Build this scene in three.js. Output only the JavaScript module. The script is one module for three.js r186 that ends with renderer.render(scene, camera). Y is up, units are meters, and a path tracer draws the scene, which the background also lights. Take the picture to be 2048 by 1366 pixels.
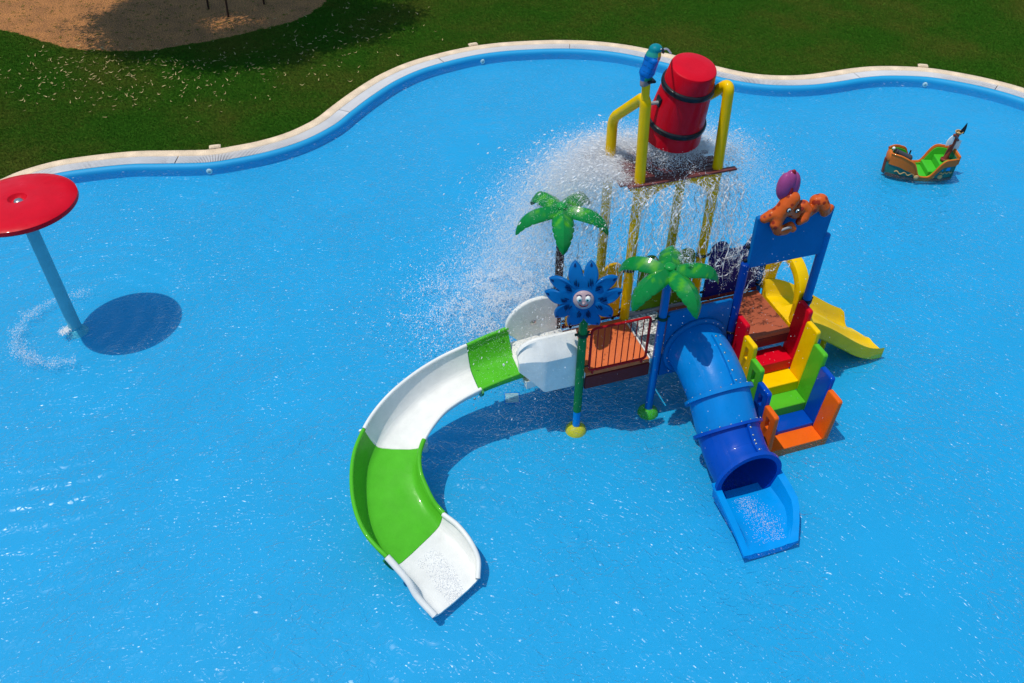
import * as THREE from 'three';
import { mergeGeometries, mergeVertices, toCreasedNormals } from 'three/addons/utils/BufferGeometryUtils.js';
import { RoundedBoxGeometry } from 'three/addons/geometries/RoundedBoxGeometry.js';
import { MarchingCubes } from 'three/addons/objects/MarchingCubes.js';

// ---------------------------------------------------------------- camera, sky, sun, exposure
const scene = new THREE.Scene();
const camera = new THREE.PerspectiveCamera(43.65, 1024 / 683, 0.1, 2000);
camera.position.set(0, 10, 0);
camera.rotation.set(-42 * Math.PI / 180, 0, 0);

const SUN = new THREE.Vector3(-0.87, 2.65, 0.25).normalize();
{ // clear summer sky: paler towards the horizon, a soft brightening round the sun
  const W = 512, H = 256, d = new Float32Array(W * H * 4), hor = [0.31, 0.45, 0.60], zen = [0.155, 0.325, 0.55];
  for (let j = 0; j < H; j++) for (let i = 0; i < W; i++) {
    const el = (0.5 - (j + 0.5) / H) * Math.PI * -1, az = ((i + 0.5) / W - 0.5) * 2 * Math.PI, c = Math.cos(el), x = c * Math.cos(az), y = Math.sin(el), z = c * Math.sin(az);
    const t = Math.pow(Math.max(y, 0), 0.5), ang = Math.acos(Math.min(1, x * SUN.x + y * SUN.y + z * SUN.z)), glow = 0.35 * Math.exp(-ang / 0.22), k = (j * W + i) * 4;
    for (let q = 0; q < 3; q++) d[k + q] = (y < 0 ? [0.30, 0.31, 0.30][q] : hor[q] + (zen[q] - hor[q]) * t + glow);
    d[k + 3] = 1;
  }
  const tex = new THREE.DataTexture(d, W, H, THREE.RGBAFormat, THREE.FloatType);
  tex.mapping = THREE.EquirectangularReflectionMapping; tex.magFilter = tex.minFilter = THREE.LinearFilter; tex.needsUpdate = true;
  scene.background = tex; scene.environment = tex;
}

const sun = new THREE.DirectionalLight(new THREE.Color(1.0, 0.93, 0.80), 3.15);
sun.position.copy(SUN).multiplyScalar(60).add(new THREE.Vector3(0, 0, -13));
sun.target.position.set(0, 0, -13);
sun.castShadow = true;
sun.shadow.mapSize.set(4096, 4096);
Object.assign(sun.shadow.camera, { left: -22, right: 22, top: 22, bottom: -22, near: 1, far: 120 });
scene.add(sun, sun.target);

const renderer = new THREE.WebGLRenderer({ antialias: true });
renderer.setSize(1024, 683);
renderer.toneMapping = THREE.LinearToneMapping;
renderer.toneMappingExposure = 1.05;
renderer.shadowMap.enabled = true;

// ---------------------------------------------------------------- helpers
const V = (x, y, z) => new THREE.Vector3(x, y, z);
const lerp = THREE.MathUtils.lerp, clamp = THREE.MathUtils.clamp;
const sstep = THREE.MathUtils.smoothstep;
function rngOf(seed) { let s = seed >>> 0; return () => { s = (s + 0x6D2B79F5) | 0; let t = Math.imul(s ^ (s >>> 15), 1 | s); t = (t + Math.imul(t ^ (t >>> 7), 61 | t)) ^ t; return ((t ^ (t >>> 14)) >>> 0) / 4294967296; }; }
const gauss = (r) => Math.sqrt(-2 * Math.log(r() + 1e-9)) * Math.cos(6.28318 * r());

// tileable gradient noise
function tileNoise(seed) {
  const r = rngOf(seed), P = new Uint8Array(512), G = [];
  const p = [...Array(256).keys()]; for (let i = 255; i > 0; i--) { const j = Math.floor(r() * (i + 1)); [p[i], p[j]] = [p[j], p[i]]; }
  for (let i = 0; i < 512; i++) P[i] = p[i & 255];
  for (let i = 0; i < 256; i++) { const a = r() * 6.28318; G.push(Math.cos(a), Math.sin(a)); }
  return (x, y, per, perY = per) => {
    const xi = Math.floor(x), yi = Math.floor(y), fx = x - xi, fy = y - yi;
    const w = (n, m) => ((n % m) + m) % m, x0 = w(xi, per) & 255, x1 = w(xi + 1, per) & 255, y0 = w(yi, perY) & 255, y1 = w(yi + 1, perY) & 255;
    const g = (a, b, dx, dy) => { const k = P[P[a] + b] * 2; return G[k] * dx + G[k + 1] * dy; };
    const u = fx * fx * fx * (fx * (fx * 6 - 15) + 10), v = fy * fy * fy * (fy * (fy * 6 - 15) + 10);
    return lerp(lerp(g(x0, y0, fx, fy), g(x1, y0, fx - 1, fy), u), lerp(g(x0, y1, fx, fy - 1), g(x1, y1, fx - 1, fy - 1), u), v);
  };
}
function texture(size, metres, fn, srgb, float) {
  const d = float ? new Float32Array(size * size * 4) : new Uint8Array(size * size * 4);
  if (float) for (let j = 0; j < size; j++) for (let i = 0; i < size; i++) { const c = fn(i / size, j / size), k = (j * size + i) * 4; d[k] = c[0]; d[k + 1] = c[1]; d[k + 2] = c[2]; d[k + 3] = 1; }
  else
  for (let j = 0; j < size; j++) for (let i = 0; i < size; i++) { const c = fn(i / size, j / size), k = (j * size + i) * 4; d[k] = clamp(c[0], 0, 1) * 255; d[k + 1] = clamp(c[1], 0, 1) * 255; d[k + 2] = clamp(c[2], 0, 1) * 255; d[k + 3] = 255; }
  const t = float ? new THREE.DataTexture(d, size, size, THREE.RGBAFormat, THREE.FloatType) : new THREE.DataTexture(d, size, size);
  t.wrapS = t.wrapT = THREE.RepeatWrapping; t.magFilter = THREE.LinearFilter; t.minFilter = THREE.LinearMipmapLinearFilter; t.generateMipmaps = true;
  if (srgb) t.colorSpace = THREE.SRGBColorSpace;
  t.repeat.set(1 / metres, 1 / metres); t.needsUpdate = true;
  return t;
}
const n1 = tileNoise(11), n2 = tileNoise(23), n3 = tileNoise(37);
const fbm = (n, x, y, f, o) => { let s = 0, a = 1; for (let k = 0; k < o; k++) { s += a * n(x * f, y * f, f); f *= 2; a *= 0.55; } return s; };

// ---- shared textures
const mottleTex = texture(512, 1.1, (u, v) => { const m = 0.94 + 0.11 * fbm(n1, u, v, 4, 5) + 0.03 * fbm(n2, u, v, 64, 2); return [m, m, m]; }, false);
const scuffTex = texture(512, 0.9, (u, v) => { const m = 0.75 + 0.35 * fbm(n2, u, v, 5, 4) + 0.12 * fbm(n1, u, v, 60, 2); return [m, m, m]; }, false);
const peelTex = texture(512, 0.7, (u, v) => { const m = 0.5 + 0.3 * fbm(n3, u, v, 16, 3); return [m, m, m]; }, false);

function plastic(r, g, b, o = {}) {
  return new THREE.MeshPhysicalMaterial({ color: new THREE.Color().setRGB(r, g, b), map: mottleTex, roughness: o.rough ?? 0.5, roughnessMap: scuffTex, bumpMap: peelTex, bumpScale: o.bump ?? 0.0016, clearcoat: (o.coat ?? 0.25) * 0.45, clearcoatRoughness: 0.06, specularIntensity: 0.22, metalness: o.metal ?? 0, side: THREE.DoubleSide });
}
const M = {
  white: plastic(0.80, 0.79, 0.77), green: plastic(0.085, 0.46, 0.022), greenDeep: plastic(0.012, 0.20, 0.05), leaf: plastic(0.008, 0.27, 0.045, { coat: 0.6 }),
  yellow: plastic(0.92, 0.57, 0.0), red: plastic(0.64, 0.002, 0.016, { coat: 0.22 }), blue: plastic(0.0, 0.20, 0.60, { coat: 0.6 }), blueDeep: plastic(0.0, 0.062, 0.44, { coat: 0.6 }), blueLight: plastic(0.0, 0.27, 0.74),
  panelBlue: plastic(0.0, 0.135, 0.42, { coat: 0.1 }), navy: plastic(0.004, 0.016, 0.17), postNavy: plastic(0.0, 0.04, 0.30), postBlue: plastic(0.0, 0.15, 0.50), orange: plastic(0.80, 0.125, 0.008),
  panelYellow: plastic(0.88, 0.47, 0.004, { coat: 0.1 }), panelGreen: plastic(0.12, 0.27, 0.008, { coat: 0.1 }), pipeYellow: plastic(0.92, 0.56, 0.0, { coat: 0.3 }),
  deck: plastic(0.70, 0.17, 0.06, { coat: 0, rough: 0.75 }), deckBrown: plastic(0.40, 0.10, 0.05, { coat: 0, rough: 0.75 }), maroon: plastic(0.16, 0.02, 0.02, { coat: 0.1 }), railRed: plastic(0.42, 0.006, 0.01),
  black: plastic(0.012, 0.012, 0.018, { coat: 0.6 }), grey: plastic(0.34, 0.33, 0.34), steel: plastic(0.5, 0.5, 0.5, { metal: 0.9, rough: 0.35, coat: 0 }), trunk: plastic(0.075, 0.03, 0.028, { coat: 0.1, rough: 0.7 }),
  collar: plastic(0.008, 0.05, 0.03), teal: plastic(0.0, 0.24, 0.26), skin: plastic(0.46, 0.33, 0.36), petal: plastic(0.0, 0.115, 0.38), petalDark: plastic(0.0, 0.02, 0.11), purple: plastic(0.34, 0.06, 0.22), purpleRed: plastic(0.25, 0.012, 0.025),
  pole: plastic(0.11, 0.46, 0.60), brown: plastic(0.22, 0.05, 0.03), tan: plastic(0.55, 0.36, 0.16), boatGreen: plastic(0.06, 0.5, 0.03), boatOrange: plastic(0.62, 0.15, 0.02), boatTeal: plastic(0.02, 0.15, 0.13), gun: plastic(0.06, 0.06, 0.075), eyeWhite: plastic(0.85, 0.85, 0.83, { coat: 1 }), plank: null,
};
// pebble-dash anti-slip deck
M.pebble = new THREE.MeshStandardMaterial({ map: texture(512, 0.5, (u, v) => { const m = 0.72 + 0.5 * fbm(n1, u, v, 14, 3); return [m, m, m * 1.01]; }, true), roughness: 0.6, bumpMap: peelTex, bumpScale: 0.004 });
const plankTex = texture(512, 0.8, (u, v) => { const g = 0.5 + 0.5 * fbm(n2, u * 0.25, v * 3, 32, 3) + 0.35 * fbm(n1, u, v, 4, 3); return [0.30 + 0.22 * g, 0.12 + 0.13 * g, 0.11 + 0.12 * g]; }, true);
M.planks = [0, 1, 2].map((k) => new THREE.MeshStandardMaterial({ map: plankTex, color: new THREE.Color().setRGB(1 - 0.12 * k, 1 - 0.14 * k, 1 - 0.1 * k), roughness: 0.5, bumpMap: peelTex, bumpScale: 0.004 }));

// box-projected uv in metres
function boxUV(g) {
  if (!g.attributes.normal) g.computeVertexNormals();
  const p = g.attributes.position, n = g.attributes.normal, uv = new Float32Array(p.count * 2);
  for (let i = 0; i < p.count; i++) {
    const ax = Math.abs(n.getX(i)), ay = Math.abs(n.getY(i)), az = Math.abs(n.getZ(i));
    if (ay >= ax && ay >= az) { uv[2 * i] = p.getX(i); uv[2 * i + 1] = p.getZ(i); } else if (ax > az) { uv[2 * i] = p.getZ(i); uv[2 * i + 1] = p.getY(i); } else { uv[2 * i] = p.getX(i); uv[2 * i + 1] = p.getY(i); }
  }
  g.setAttribute('uv', new THREE.BufferAttribute(uv, 2));
  return g;
}
function plain(g) { const q = g.index ? g.toNonIndexed() : g; for (const k of Object.keys(q.attributes)) if (!['position', 'normal', 'color'].includes(k)) q.deleteAttribute(k); return q; }
const merged = (list) => mergeGeometries(list.map(plain));
const used = new Map();
function numbered(name) { const n = used.get(name) ?? 0; used.set(name, n + 1); return n ? `${name}_${String(n).padStart(3, '0')}` : name; }
function tag(o, label, category, group, kind) { if (label) o.userData.label = label; if (category) o.userData.category = category; if (group) o.userData.group = group; if (kind) o.userData.kind = kind; return o; }
function mesh(name, geo, mat, parent) {
  const g = Array.isArray(geo) ? (geo.length > 1 ? merged(geo) : geo[0]) : geo;
  if (!g.userData.ownUV) boxUV(g);
  const m = new THREE.Mesh(g, mat); m.castShadow = m.receiveShadow = true;
  m.name = parent ? name : numbered(name); (parent ?? scene).add(m); return m;
}
// the play structure's own axes: a along its front row of posts, b towards the front, y up
const PHI = 17.7 * Math.PI / 180, OX = 1.012, OZ = -9.133, FLOOR = -0.12, WATER = 0.03;
const L = (a, y, b) => V(OX + a * Math.cos(PHI) + b * Math.sin(PHI), y, OZ - a * Math.sin(PHI) + b * Math.cos(PHI));
function thing(name, label, category, a, y, b, group) { const o = new THREE.Group(); o.name = numbered(name); o.position.copy(L(a, y, b)); o.rotation.y = PHI; scene.add(o); return tag(o, label, category, group); }
function worldThing(name, label, category, x, y, z, turn = 0, group) { const o = new THREE.Group(); o.name = numbered(name); o.position.set(x, y, z); o.rotation.y = turn; scene.add(o); return tag(o, label, category, group); }
// geometries
const move = (g, x, y, z) => g.translate(x, y, z);
const box = (w, h, d, x, y, z, r = 0.012) => new RoundedBoxGeometry(w, h, d, 2, Math.min(r, w / 2.1, h / 2.1, d / 2.1)).translate(x, y, z);
const boxAt = (x0, x1, y0, y1, z0, z1, r) => box(x1 - x0, y1 - y0, z1 - z0, (x0 + x1) / 2, (y0 + y1) / 2, (z0 + z1) / 2, r);
function cyl(p, q, r0, r1 = r0, seg = 20) { const d = q.clone().sub(p), g = new THREE.CylinderGeometry(r1, r0, d.length(), seg, 1); g.applyQuaternion(new THREE.Quaternion().setFromUnitVectors(V(0, 1, 0), d.clone().normalize())); return g.translate((p.x + q.x) / 2, (p.y + q.y) / 2, (p.z + q.z) / 2); }
function pipe(pts, r, seg = 16, per = 10, type = 'catmullrom', tension = 0.5) { return new THREE.TubeGeometry(new THREE.CatmullRomCurve3(pts, false, type, tension), per * (pts.length - 1), r, seg, false); }
// pipe with rounded bends at the corners of a polyline
function bentPipe(pts, r, bend, seg = 18) {
  const path = new THREE.CurvePath(); let from = pts[0];
  for (let i = 1; i < pts.length - 1; i++) {
    const a = pts[i].clone().add(pts[i - 1].clone().sub(pts[i]).setLength(bend)), c = pts[i].clone().add(pts[i + 1].clone().sub(pts[i]).setLength(bend));
    path.add(new THREE.LineCurve3(from, a)); path.add(new THREE.QuadraticBezierCurve3(a, pts[i], c)); from = c;
  }
  path.add(new THREE.LineCurve3(from, pts[pts.length - 1]));
  const N = 60 * (pts.length - 1), P = []; for (let i = 0; i <= N; i++) P.push(path.getPointAt(i / N));
  const g = new THREE.TubeGeometry(new THREE.CatmullRomCurve3(P), N, r, seg, false);
  const cap = (p, q) => new THREE.SphereGeometry(r, 14, 10).translate(p.x, p.y, p.z);
  return [g, cap(P[0]), cap(P[N])];
}
const ball = (x, y, z, rx, ry = rx, rz = rx, s = 20) => new THREE.SphereGeometry(1, s, Math.round(s * 0.7)).scale(rx, ry, rz).translate(x, y, z);
function lathe(prof, seg = 40) { return new THREE.LatheGeometry(prof.map(([r, y]) => new THREE.Vector2(Math.max(r, 0), y)), seg); }
function extrude(shape, depth, bevel = 0.012, curveSegments = 16) { const g = new THREE.ExtrudeGeometry(shape, { depth: depth - 2 * bevel, bevelEnabled: true, bevelThickness: bevel, bevelSize: bevel, bevelOffset: -bevel, bevelSegments: 3, curveSegments }); return toCreasedNormals(g.translate(0, 0, bevel), 0.6); }
// skin over closed loops of points
function loft(loops, closedEnds = true, crease = 0.7) {
  const n = loops[0].length, pos = [], idx = [];
  for (const l of loops) for (const p of l) pos.push(p.x, p.y, p.z);
  for (let i = 0; i < loops.length - 1; i++) for (let j = 0; j < n; j++) { const a = i * n + j, b = i * n + (j + 1) % n, c = a + n, d = b + n; idx.push(a, c, b, b, c, d); }
  if (closedEnds) for (const [i, flip] of [[0, 1], [loops.length - 1, 0]]) {
    const half = n / 2; // a loop is a strip folded back on itself, so opposite points close it
    for (let j = 0; j < half - 1; j++) { const a = i * n + j, b = i * n + j + 1, c = i * n + n - 1 - j, d = i * n + n - 2 - j; flip ? idx.push(a, b, c, b, d, c) : idx.push(a, c, b, b, c, d); }
  }
  const g = new THREE.BufferGeometry(); g.setAttribute('position', new THREE.Float32BufferAttribute(pos, 3)); g.setIndex(idx);
  return toCreasedNormals(g, crease);
}
// body from a distance field
function sdfBody(lo, hi, cells, f) {
  const mc = new MarchingCubes(cells, new THREE.MeshBasicMaterial(), false, false, 120000);
  const h = cells / 2; mc.isolation = 0;
  const c = lo.clone().add(hi).multiplyScalar(0.5), s = hi.clone().sub(lo).multiplyScalar(0.5);
  for (let k = 0; k < cells; k++) for (let j = 0; j < cells; j++) for (let i = 0; i < cells; i++) mc.field[k * cells * cells + j * cells + i] = -f(c.x + (i - h) / h * s.x, c.y + (j - h) / h * s.y, c.z + (k - h) / h * s.z);
  mc.update();
  let g = new THREE.BufferGeometry(); g.setAttribute('position', new THREE.BufferAttribute(mc.positionArray.slice(0, mc.count * 3), 3));
  g.scale(s.x, s.y, s.z).translate(c.x, c.y, c.z);
  g = mergeVertices(g, 1e-4); g.computeVertexNormals(); return g;
}
const smin = (a, b, k) => { const h = Math.max(k - Math.abs(a - b), 0) / k; return Math.min(a, b) - h * h * k * 0.25; };
function capsule(x, y, z, A, B, ra, rb) { const bx = B[0] - A[0], by = B[1] - A[1], bz = B[2] - A[2], px = x - A[0], py = y - A[1], pz = z - A[2]; const t = clamp((px * bx + py * by + pz * bz) / (bx * bx + by * by + bz * bz + 1e-9), 0, 1); return Math.hypot(px - bx * t, py - by * t, pz - bz * t) - lerp(ra, rb, t); }
function paint(g, fn) { const p = g.attributes.position, c = new Float32Array(p.count * 3); for (let i = 0; i < p.count; i++) { const q = fn(p.getX(i), p.getY(i), p.getZ(i)); c.set(q, 3 * i); } g.setAttribute('color', new THREE.BufferAttribute(c, 3)); return g; }
M.painted = plastic(1, 1, 1, { coat: 0.5 }); M.painted.vertexColors = true;

// ---------------------------------------------------------------- the pool's outline
const edge = [[-11.22, -16.25], [-10.96, -16.59], [-10.32, -17.05], [-9.56, -17.31], [-8.62, -17.50], [-7.81, -17.53], [-6.93, -17.58], [-6.45, -17.74], [-5.91, -17.98], [-5.33, -18.39], [-4.79, -19.07], [-4.53, -19.65], [-4.09, -20.56], [-3.5, -21.54], [-2.81, -22.31], [-2.05, -22.86], [-1.26, -23.29], [-0.44, -23.57], [0.38, -23.71], [1.35, -23.78], [2.26, -23.71], [3.08, -23.5], [3.67, -23.24], [4.5, -22.75], [5.4, -22.13], [5.88, -21.83], [6.37, -21.6], [6.98, -21.48], [7.71, -21.51], [8.38, -21.68], [9.08, -21.91], [9.76, -22.04], [10.6, -22.03], [11.21, -21.93], [11.76, -21.71], [12.46, -21.33], [13.21, -20.73],
  [14.4, -19.2], [15.4, -16.2], [15.8, -12.5], [15.2, -8], [13.3, -2.5], [9.2, 2.2], [3.4, 4.4], [-3, 4.3], [-8.2, 2.0], [-11.8, -2.2], [-13.4, -7], [-13.6, -11], [-12.7, -14.2]];
const rimCurve = new THREE.CatmullRomCurve3(edge.map(([x, z]) => V(x, 0, z)), true, 'centripetal');
const RN = 900, rim = rimCurve.getSpacedPoints(RN).slice(0, RN);
const inward = rim.map((p, i) => { const t = rim[(i + 1) % RN].clone().sub(rim[(i + RN - 1) % RN]).normalize(); return V(-t.z, 0, t.x); });
if (rim[100].clone().add(inward[100]).distanceTo(V(0, 0, -10)) > rim[100].distanceTo(V(0, 0, -10))) inward.forEach((v) => v.negate());
const ringAt = (d) => rim.map((p, i) => p.clone().addScaledVector(inward[i], d));
function ringSkin(prof, metresUV = true) { // sweep of [offset, y] round the rim
  const pos = [], idx = [], uv = [], n = prof.length; let s = 0, q = 0;
  for (let i = 0; i <= RN; i++) {
    const k = i % RN; if (i) s += rim[k].distanceTo(rim[(i - 1) % RN]); q = 0;
    prof.forEach(([d, y], j) => { if (j) q += Math.hypot(d - prof[j - 1][0], y - prof[j - 1][1]); const p = rim[k].clone().addScaledVector(inward[k], d); pos.push(p.x, y, p.z); uv.push(s, q); });
  }
  for (let i = 0; i < RN; i++) for (let j = 0; j < n - 1; j++) { const a = i * n + j, b = a + 1, c = a + n, d = c + 1; idx.push(a, b, c, b, d, c); }
  const g = new THREE.BufferGeometry(); g.setAttribute('position', new THREE.Float32BufferAttribute(pos, 3)); g.setAttribute('uv', new THREE.Float32BufferAttribute(uv, 2)); g.setIndex(idx);
  const c = toCreasedNormals(g, 0.9); c.userData.ownUV = true; return c;
}
function sheet(outline, y, hole) {
  const sh = new THREE.Shape(outline.map((p) => new THREE.Vector2(p.x, -p.z)));
  if (hole) sh.holes.push(new THREE.Path(hole.map((p) => new THREE.Vector2(p.x, -p.z))));
  const g = new THREE.ShapeGeometry(sh).rotateX(-Math.PI / 2).translate(0, y, 0), p = g.attributes.position, uv = g.attributes.uv;
  for (let i = 0; i < p.count; i++) uv.setXY(i, p.getX(i), p.getZ(i));
  g.userData.ownUV = true; return g;
}
const structure = (name, geo, mat, label) => tag(mesh(name, geo, mat), label, null, null, 'structure');

// lawn
const grassTex = texture(1024, 6.0, (u, v) => { const c = fbm(n1, u, v, 4, 4), f = fbm(n2, u, v, 90, 3), b = sstep(fbm(n3, u, v, 9, 3), 0.25, 0.7); const m = 1 + 0.3 * c + 0.7 * f; return [(0.195 + 0.10 * b) * m, (0.29 + 0.03 * b) * m, (0.075 + 0.03 * b) * m]; }, true);
M.lawn = new THREE.MeshPhysicalMaterial({ map: grassTex, roughness: 1.0, specularIntensity: 0.15 });
const far = [V(-260, 0, -300), V(260, 0, -300), V(260, 0, 220), V(-260, 0, 220)];
structure('lawn', sheet(far, 0.128, ringAt(0.05)), M.lawn, 'mown dark green lawn round the pool');
// bare soil round the tree
const bedPts = [[-18, -27.5], [-16.4, -25.6], [-14.89, -24.49], [-14.23, -24.2], [-13.52, -23.78], [-12.86, -23.43], [-12.23, -23.16], [-11.16, -23.02], [-10.13, -23.06], [-9.2, -23.43], [-8.27, -23.88], [-7.33, -24.49], [-6.39, -25.24], [-5.79, -26.63], [-5.9, -28.6], [-8, -31], [-12, -32], [-16, -30.5]].map(([x, z]) => V(x, 0, z));
const bed = new THREE.CatmullRomCurve3(bedPts, true, 'centripetal').getSpacedPoints(220).slice(0, 220);
{ const r = rngOf(5); bed.forEach((p) => { p.x += gauss(r) * 0.025; p.z += gauss(r) * 0.025; }); }
const soilTex = texture(1024, 4.0, (u, v) => { const c = fbm(n3, u, v, 6, 6), f = fbm(n1, u, v, 120, 3); const m = 1 + 0.14 * c + 0.7 * f; return [0.585 * m, 0.385 * m, 0.205 * m]; }, true);
M.soil = new THREE.MeshStandardMaterial({ map: soilTex, roughness: 1, bumpMap: soilTex, bumpScale: 0.012 });
structure('bare_soil', sheet(bed, 0.134), M.soil, 'sandy bare soil bed under the tree');

// coping, gutter, rounded lip and wall
const stoneTex = texture(512, 1.6, (u, v) => { const m = 1 + 0.12 * fbm(n1, u, v, 4, 4) + 0.14 * fbm(n2, u, v, 70, 2); return [0.86 * m, 0.765 * m, 0.66 * m]; }, true);
M.stone = new THREE.MeshStandardMaterial({ map: stoneTex, roughness: 0.85, bumpMap: stoneTex, bumpScale: 0.004 });
M.gutter = new THREE.MeshStandardMaterial({ color: new THREE.Color().setRGB(0.30, 0.30, 0.34), roughness: 0.8 });
const poolTex = texture(512, 3.1, (u, v) => { const m = 0.97 + 0.05 * fbm(n1, u, v, 3, 4) + 0.03 * fbm(n2, u, v, 50, 2); return [m, m, m]; }, false);
M.pool = new THREE.MeshStandardMaterial({ map: poolTex, color: new THREE.Color().setRGB(0.0, 0.315, 0.625), roughness: 0.65 });
structure('pool_coping', ringSkin([[0, 0.0], [0, 0.13], [0.012, 0.142], [0.25, 0.144], [0.262, 0.134], [0.262, 0.08]]), M.stone, 'cream stone coping along the pool edge');
structure('overflow_gutter', ringSkin([[0.262, 0.085], [0.59, 0.085]]), M.gutter, 'grey overflow gutter under the white grating');
structure('pool_wall', ringSkin([[0.588, 0.08], [0.588, 0.128], [0.60, 0.14], [0.635, 0.138], [0.675, 0.122], [0.70, 0.095], [0.712, 0.055], [0.714, 0.0], [0.714, FLOOR]]), M.pool, 'blue rounded pool lip and wall');
structure('pool_floor', sheet(ringAt(0.710), FLOOR), M.pool, 'bright blue painted pool floor');
{ // white grating: short cross bars between coping and lip, too small to pick apart
  const total = rimCurve.getLength(), pitch = 0.027, n = Math.floor(total / pitch), bars = new THREE.InstancedMesh(box(0.016, 0.02, 0.31, 0, 0, 0, 0.004), plastic(0.78, 0.76, 0.78, { coat: 0 }), n);
  boxUV(bars.geometry);
  const pts = rimCurve.getSpacedPoints(n), m = new THREE.Matrix4(), hide = new THREE.Matrix4();
  let k = 0;
  for (let i = 0; i < n; i++) {
    if (i % 148 < 1) continue;
    const t = pts[(i + 1) % n].clone().sub(pts[(i + n - 1) % n]).normalize(), q = V(-t.z, 0, t.x);
    if (pts[i].clone().add(q).distanceTo(V(0, 0, -10)) > pts[i].clone().sub(q).distanceTo(V(0, 0, -10))) { /* decided below */ }
    const s = rim[Math.floor(i / n * RN) % RN], w = inward[Math.floor(i / n * RN) % RN]; if (q.dot(w) < 0) q.negate();
    const c = pts[i].clone().addScaledVector(q, 0.425);
    m.makeBasis(V(q.z, 0, -q.x), V(0, 1, 0), q).setPosition(c.x, 0.131, c.z); bars.setMatrixAt(k++, m);
  }
  bars.count = k; bars.name = 'overflow_grating'; bars.castShadow = bars.receiveShadow = true;
  tag(bars, 'white slotted overflow grating along the coping', 'grating', null, 'stuff'); scene.add(bars);
}

// water: a rippled clear surface
const rip1 = tileNoise(71), rip2 = tileNoise(72), rip3 = tileNoise(73), rip4 = tileNoise(74);
const tent = (x, w) => { const t = Math.max(0, 1 - Math.abs(x) / w); return t; };
const rippleTex = texture(2048, 6.1, (u, v) => { // heights in metres
  const wx = 0.009 * rip1(u * 22, v * 22, 22) + 0.003 * rip3(u * 70, v * 70, 70), wy = 0.009 * rip2(u * 22, v * 22, 22) + 0.003 * rip4(u * 70, v * 70, 70), calm = clamp(1.0 + 1.1 * fbm(rip4, u, v, 3, 3), 0.35, 1.35);
  const a = rip3((u + wx) * 36, (v + wy) * 38, 36, 38), b = rip4((u - wy) * 56, (v + wx) * 60, 56, 60), c = rip1((u + wy) * 22, (v - wx) * 24, 22, 24);
  const h = calm * (0.0122 * tent(a, 0.105) + 0.0088 * tent(b, 0.115) + 0.0105 * tent(c, 0.065)) + 0.012 * rip1(u * 15, v * 15, 15);
  return [h, h, h];
}, false, true);
const rings = [[-7.8, -11.5, 0.36, 0.30, 8, 0.3], [0.1, -12.6, 0.42, 0.24, 6, 1.1], [-0.8, -6.1, 0.32, 0.24, 4, 2.0], [3.75, -6.8, 0.32, 0.24, 4, 0.7], [9.12, -16.83, 0.28, 0.24, 2.8, 1.7], [5.2, -10.8, 0.30, 0.12, 2.5, 0.2]]; // x, z, wavelength, steepness, reach, phase
const waveTex = texture(2048, 32, (u, v) => {
  const x = (u < 0.5 ? u : u - 1) * 32, z = (v - 1) * 32 + (v < 0.19 ? 32 : 0); let gx = 0, gz = 0;
  const wa = 0.55 * fbm(rip2, u, v, 28, 2), wb = 0.55 * fbm(rip3, u, v, 28, 2), lull = clamp(0.75 + 1.2 * fbm(rip1, u, v, 14, 2), 0.1, 1.5);
  for (const [cx, cz, wl, st, reach, ph] of rings) { const dx = x - cx, dz = z - cz, d = Math.hypot(dx, dz) + 1e-6; if (d > reach * 2.4) continue; const g = st * lull * Math.exp(-Math.pow(d / reach, 2)) * sstep(d, 0.1, 0.7) * Math.cos(d / wl * 6.283 + ph + 2.2 * wa + 1.2 * wb); gx += g * dx / d; gz += g * dz / d; }
  gx += 0.05 * lull * Math.cos(u * 6.283 * 70 + 3 * wa + v * 6.283 * 22); gz += 0.05 * lull * Math.cos(v * 6.283 * 82 + 3 * wb + u * 6.283 * 15);
  const l = Math.hypot(gx, gz, 1); return [0.5 - 0.5 * gx / l, 0.5 - 0.5 * gz / l, 0.5 + 0.5 / l];
}, false);
M.water = new THREE.MeshPhysicalMaterial({ normalMap: waveTex, color: new THREE.Color().setRGB(0.80, 0.98, 1.0), transmission: 1, thickness: 0, ior: 1.33, roughness: 0.25, specularIntensity: 0.65, bumpMap: rippleTex, bumpScale: 1.0 });
structure('water', sheet(ringAt(0.707), WATER), M.water, 'clear rippled pool water');

// ---------------------------------------------------------------- small pool fittings
for (const [x, z, where] of [[-6.77, -16.93, 'at the inward bend beyond the mushroom shower'], [-0.93, -22.94, 'on the long bend behind the bucket tower'], [10.93, -21.28, 'behind the pirate ship ride']]) {
  // sits on the wall at the nearest rim point
  let k = 0; rim.forEach((p, i) => { if (p.distanceTo(V(x, 0, z)) < rim[k].distanceTo(V(x, 0, z))) k = i; });
  const p = rim[k].clone().addScaledVector(inward[k], 0.712), o = worldThing('pool_inlet', `round white wall inlet ${where}`, 'inlet', p.x, -0.03, p.z, Math.atan2(inward[k].x, inward[k].z), 'inlet fittings on the pool wall');
  mesh('flange', lathe([[0, 0.02], [0.03, 0.022], [0.06, 0.016], [0.068, 0]], 24).rotateX(Math.PI / 2), M.white, o);
  mesh('nozzle', lathe([[0.012, 0.028], [0.024, 0.03], [0.03, 0.018]], 18).rotateX(Math.PI / 2), M.grey, o);
}
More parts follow.
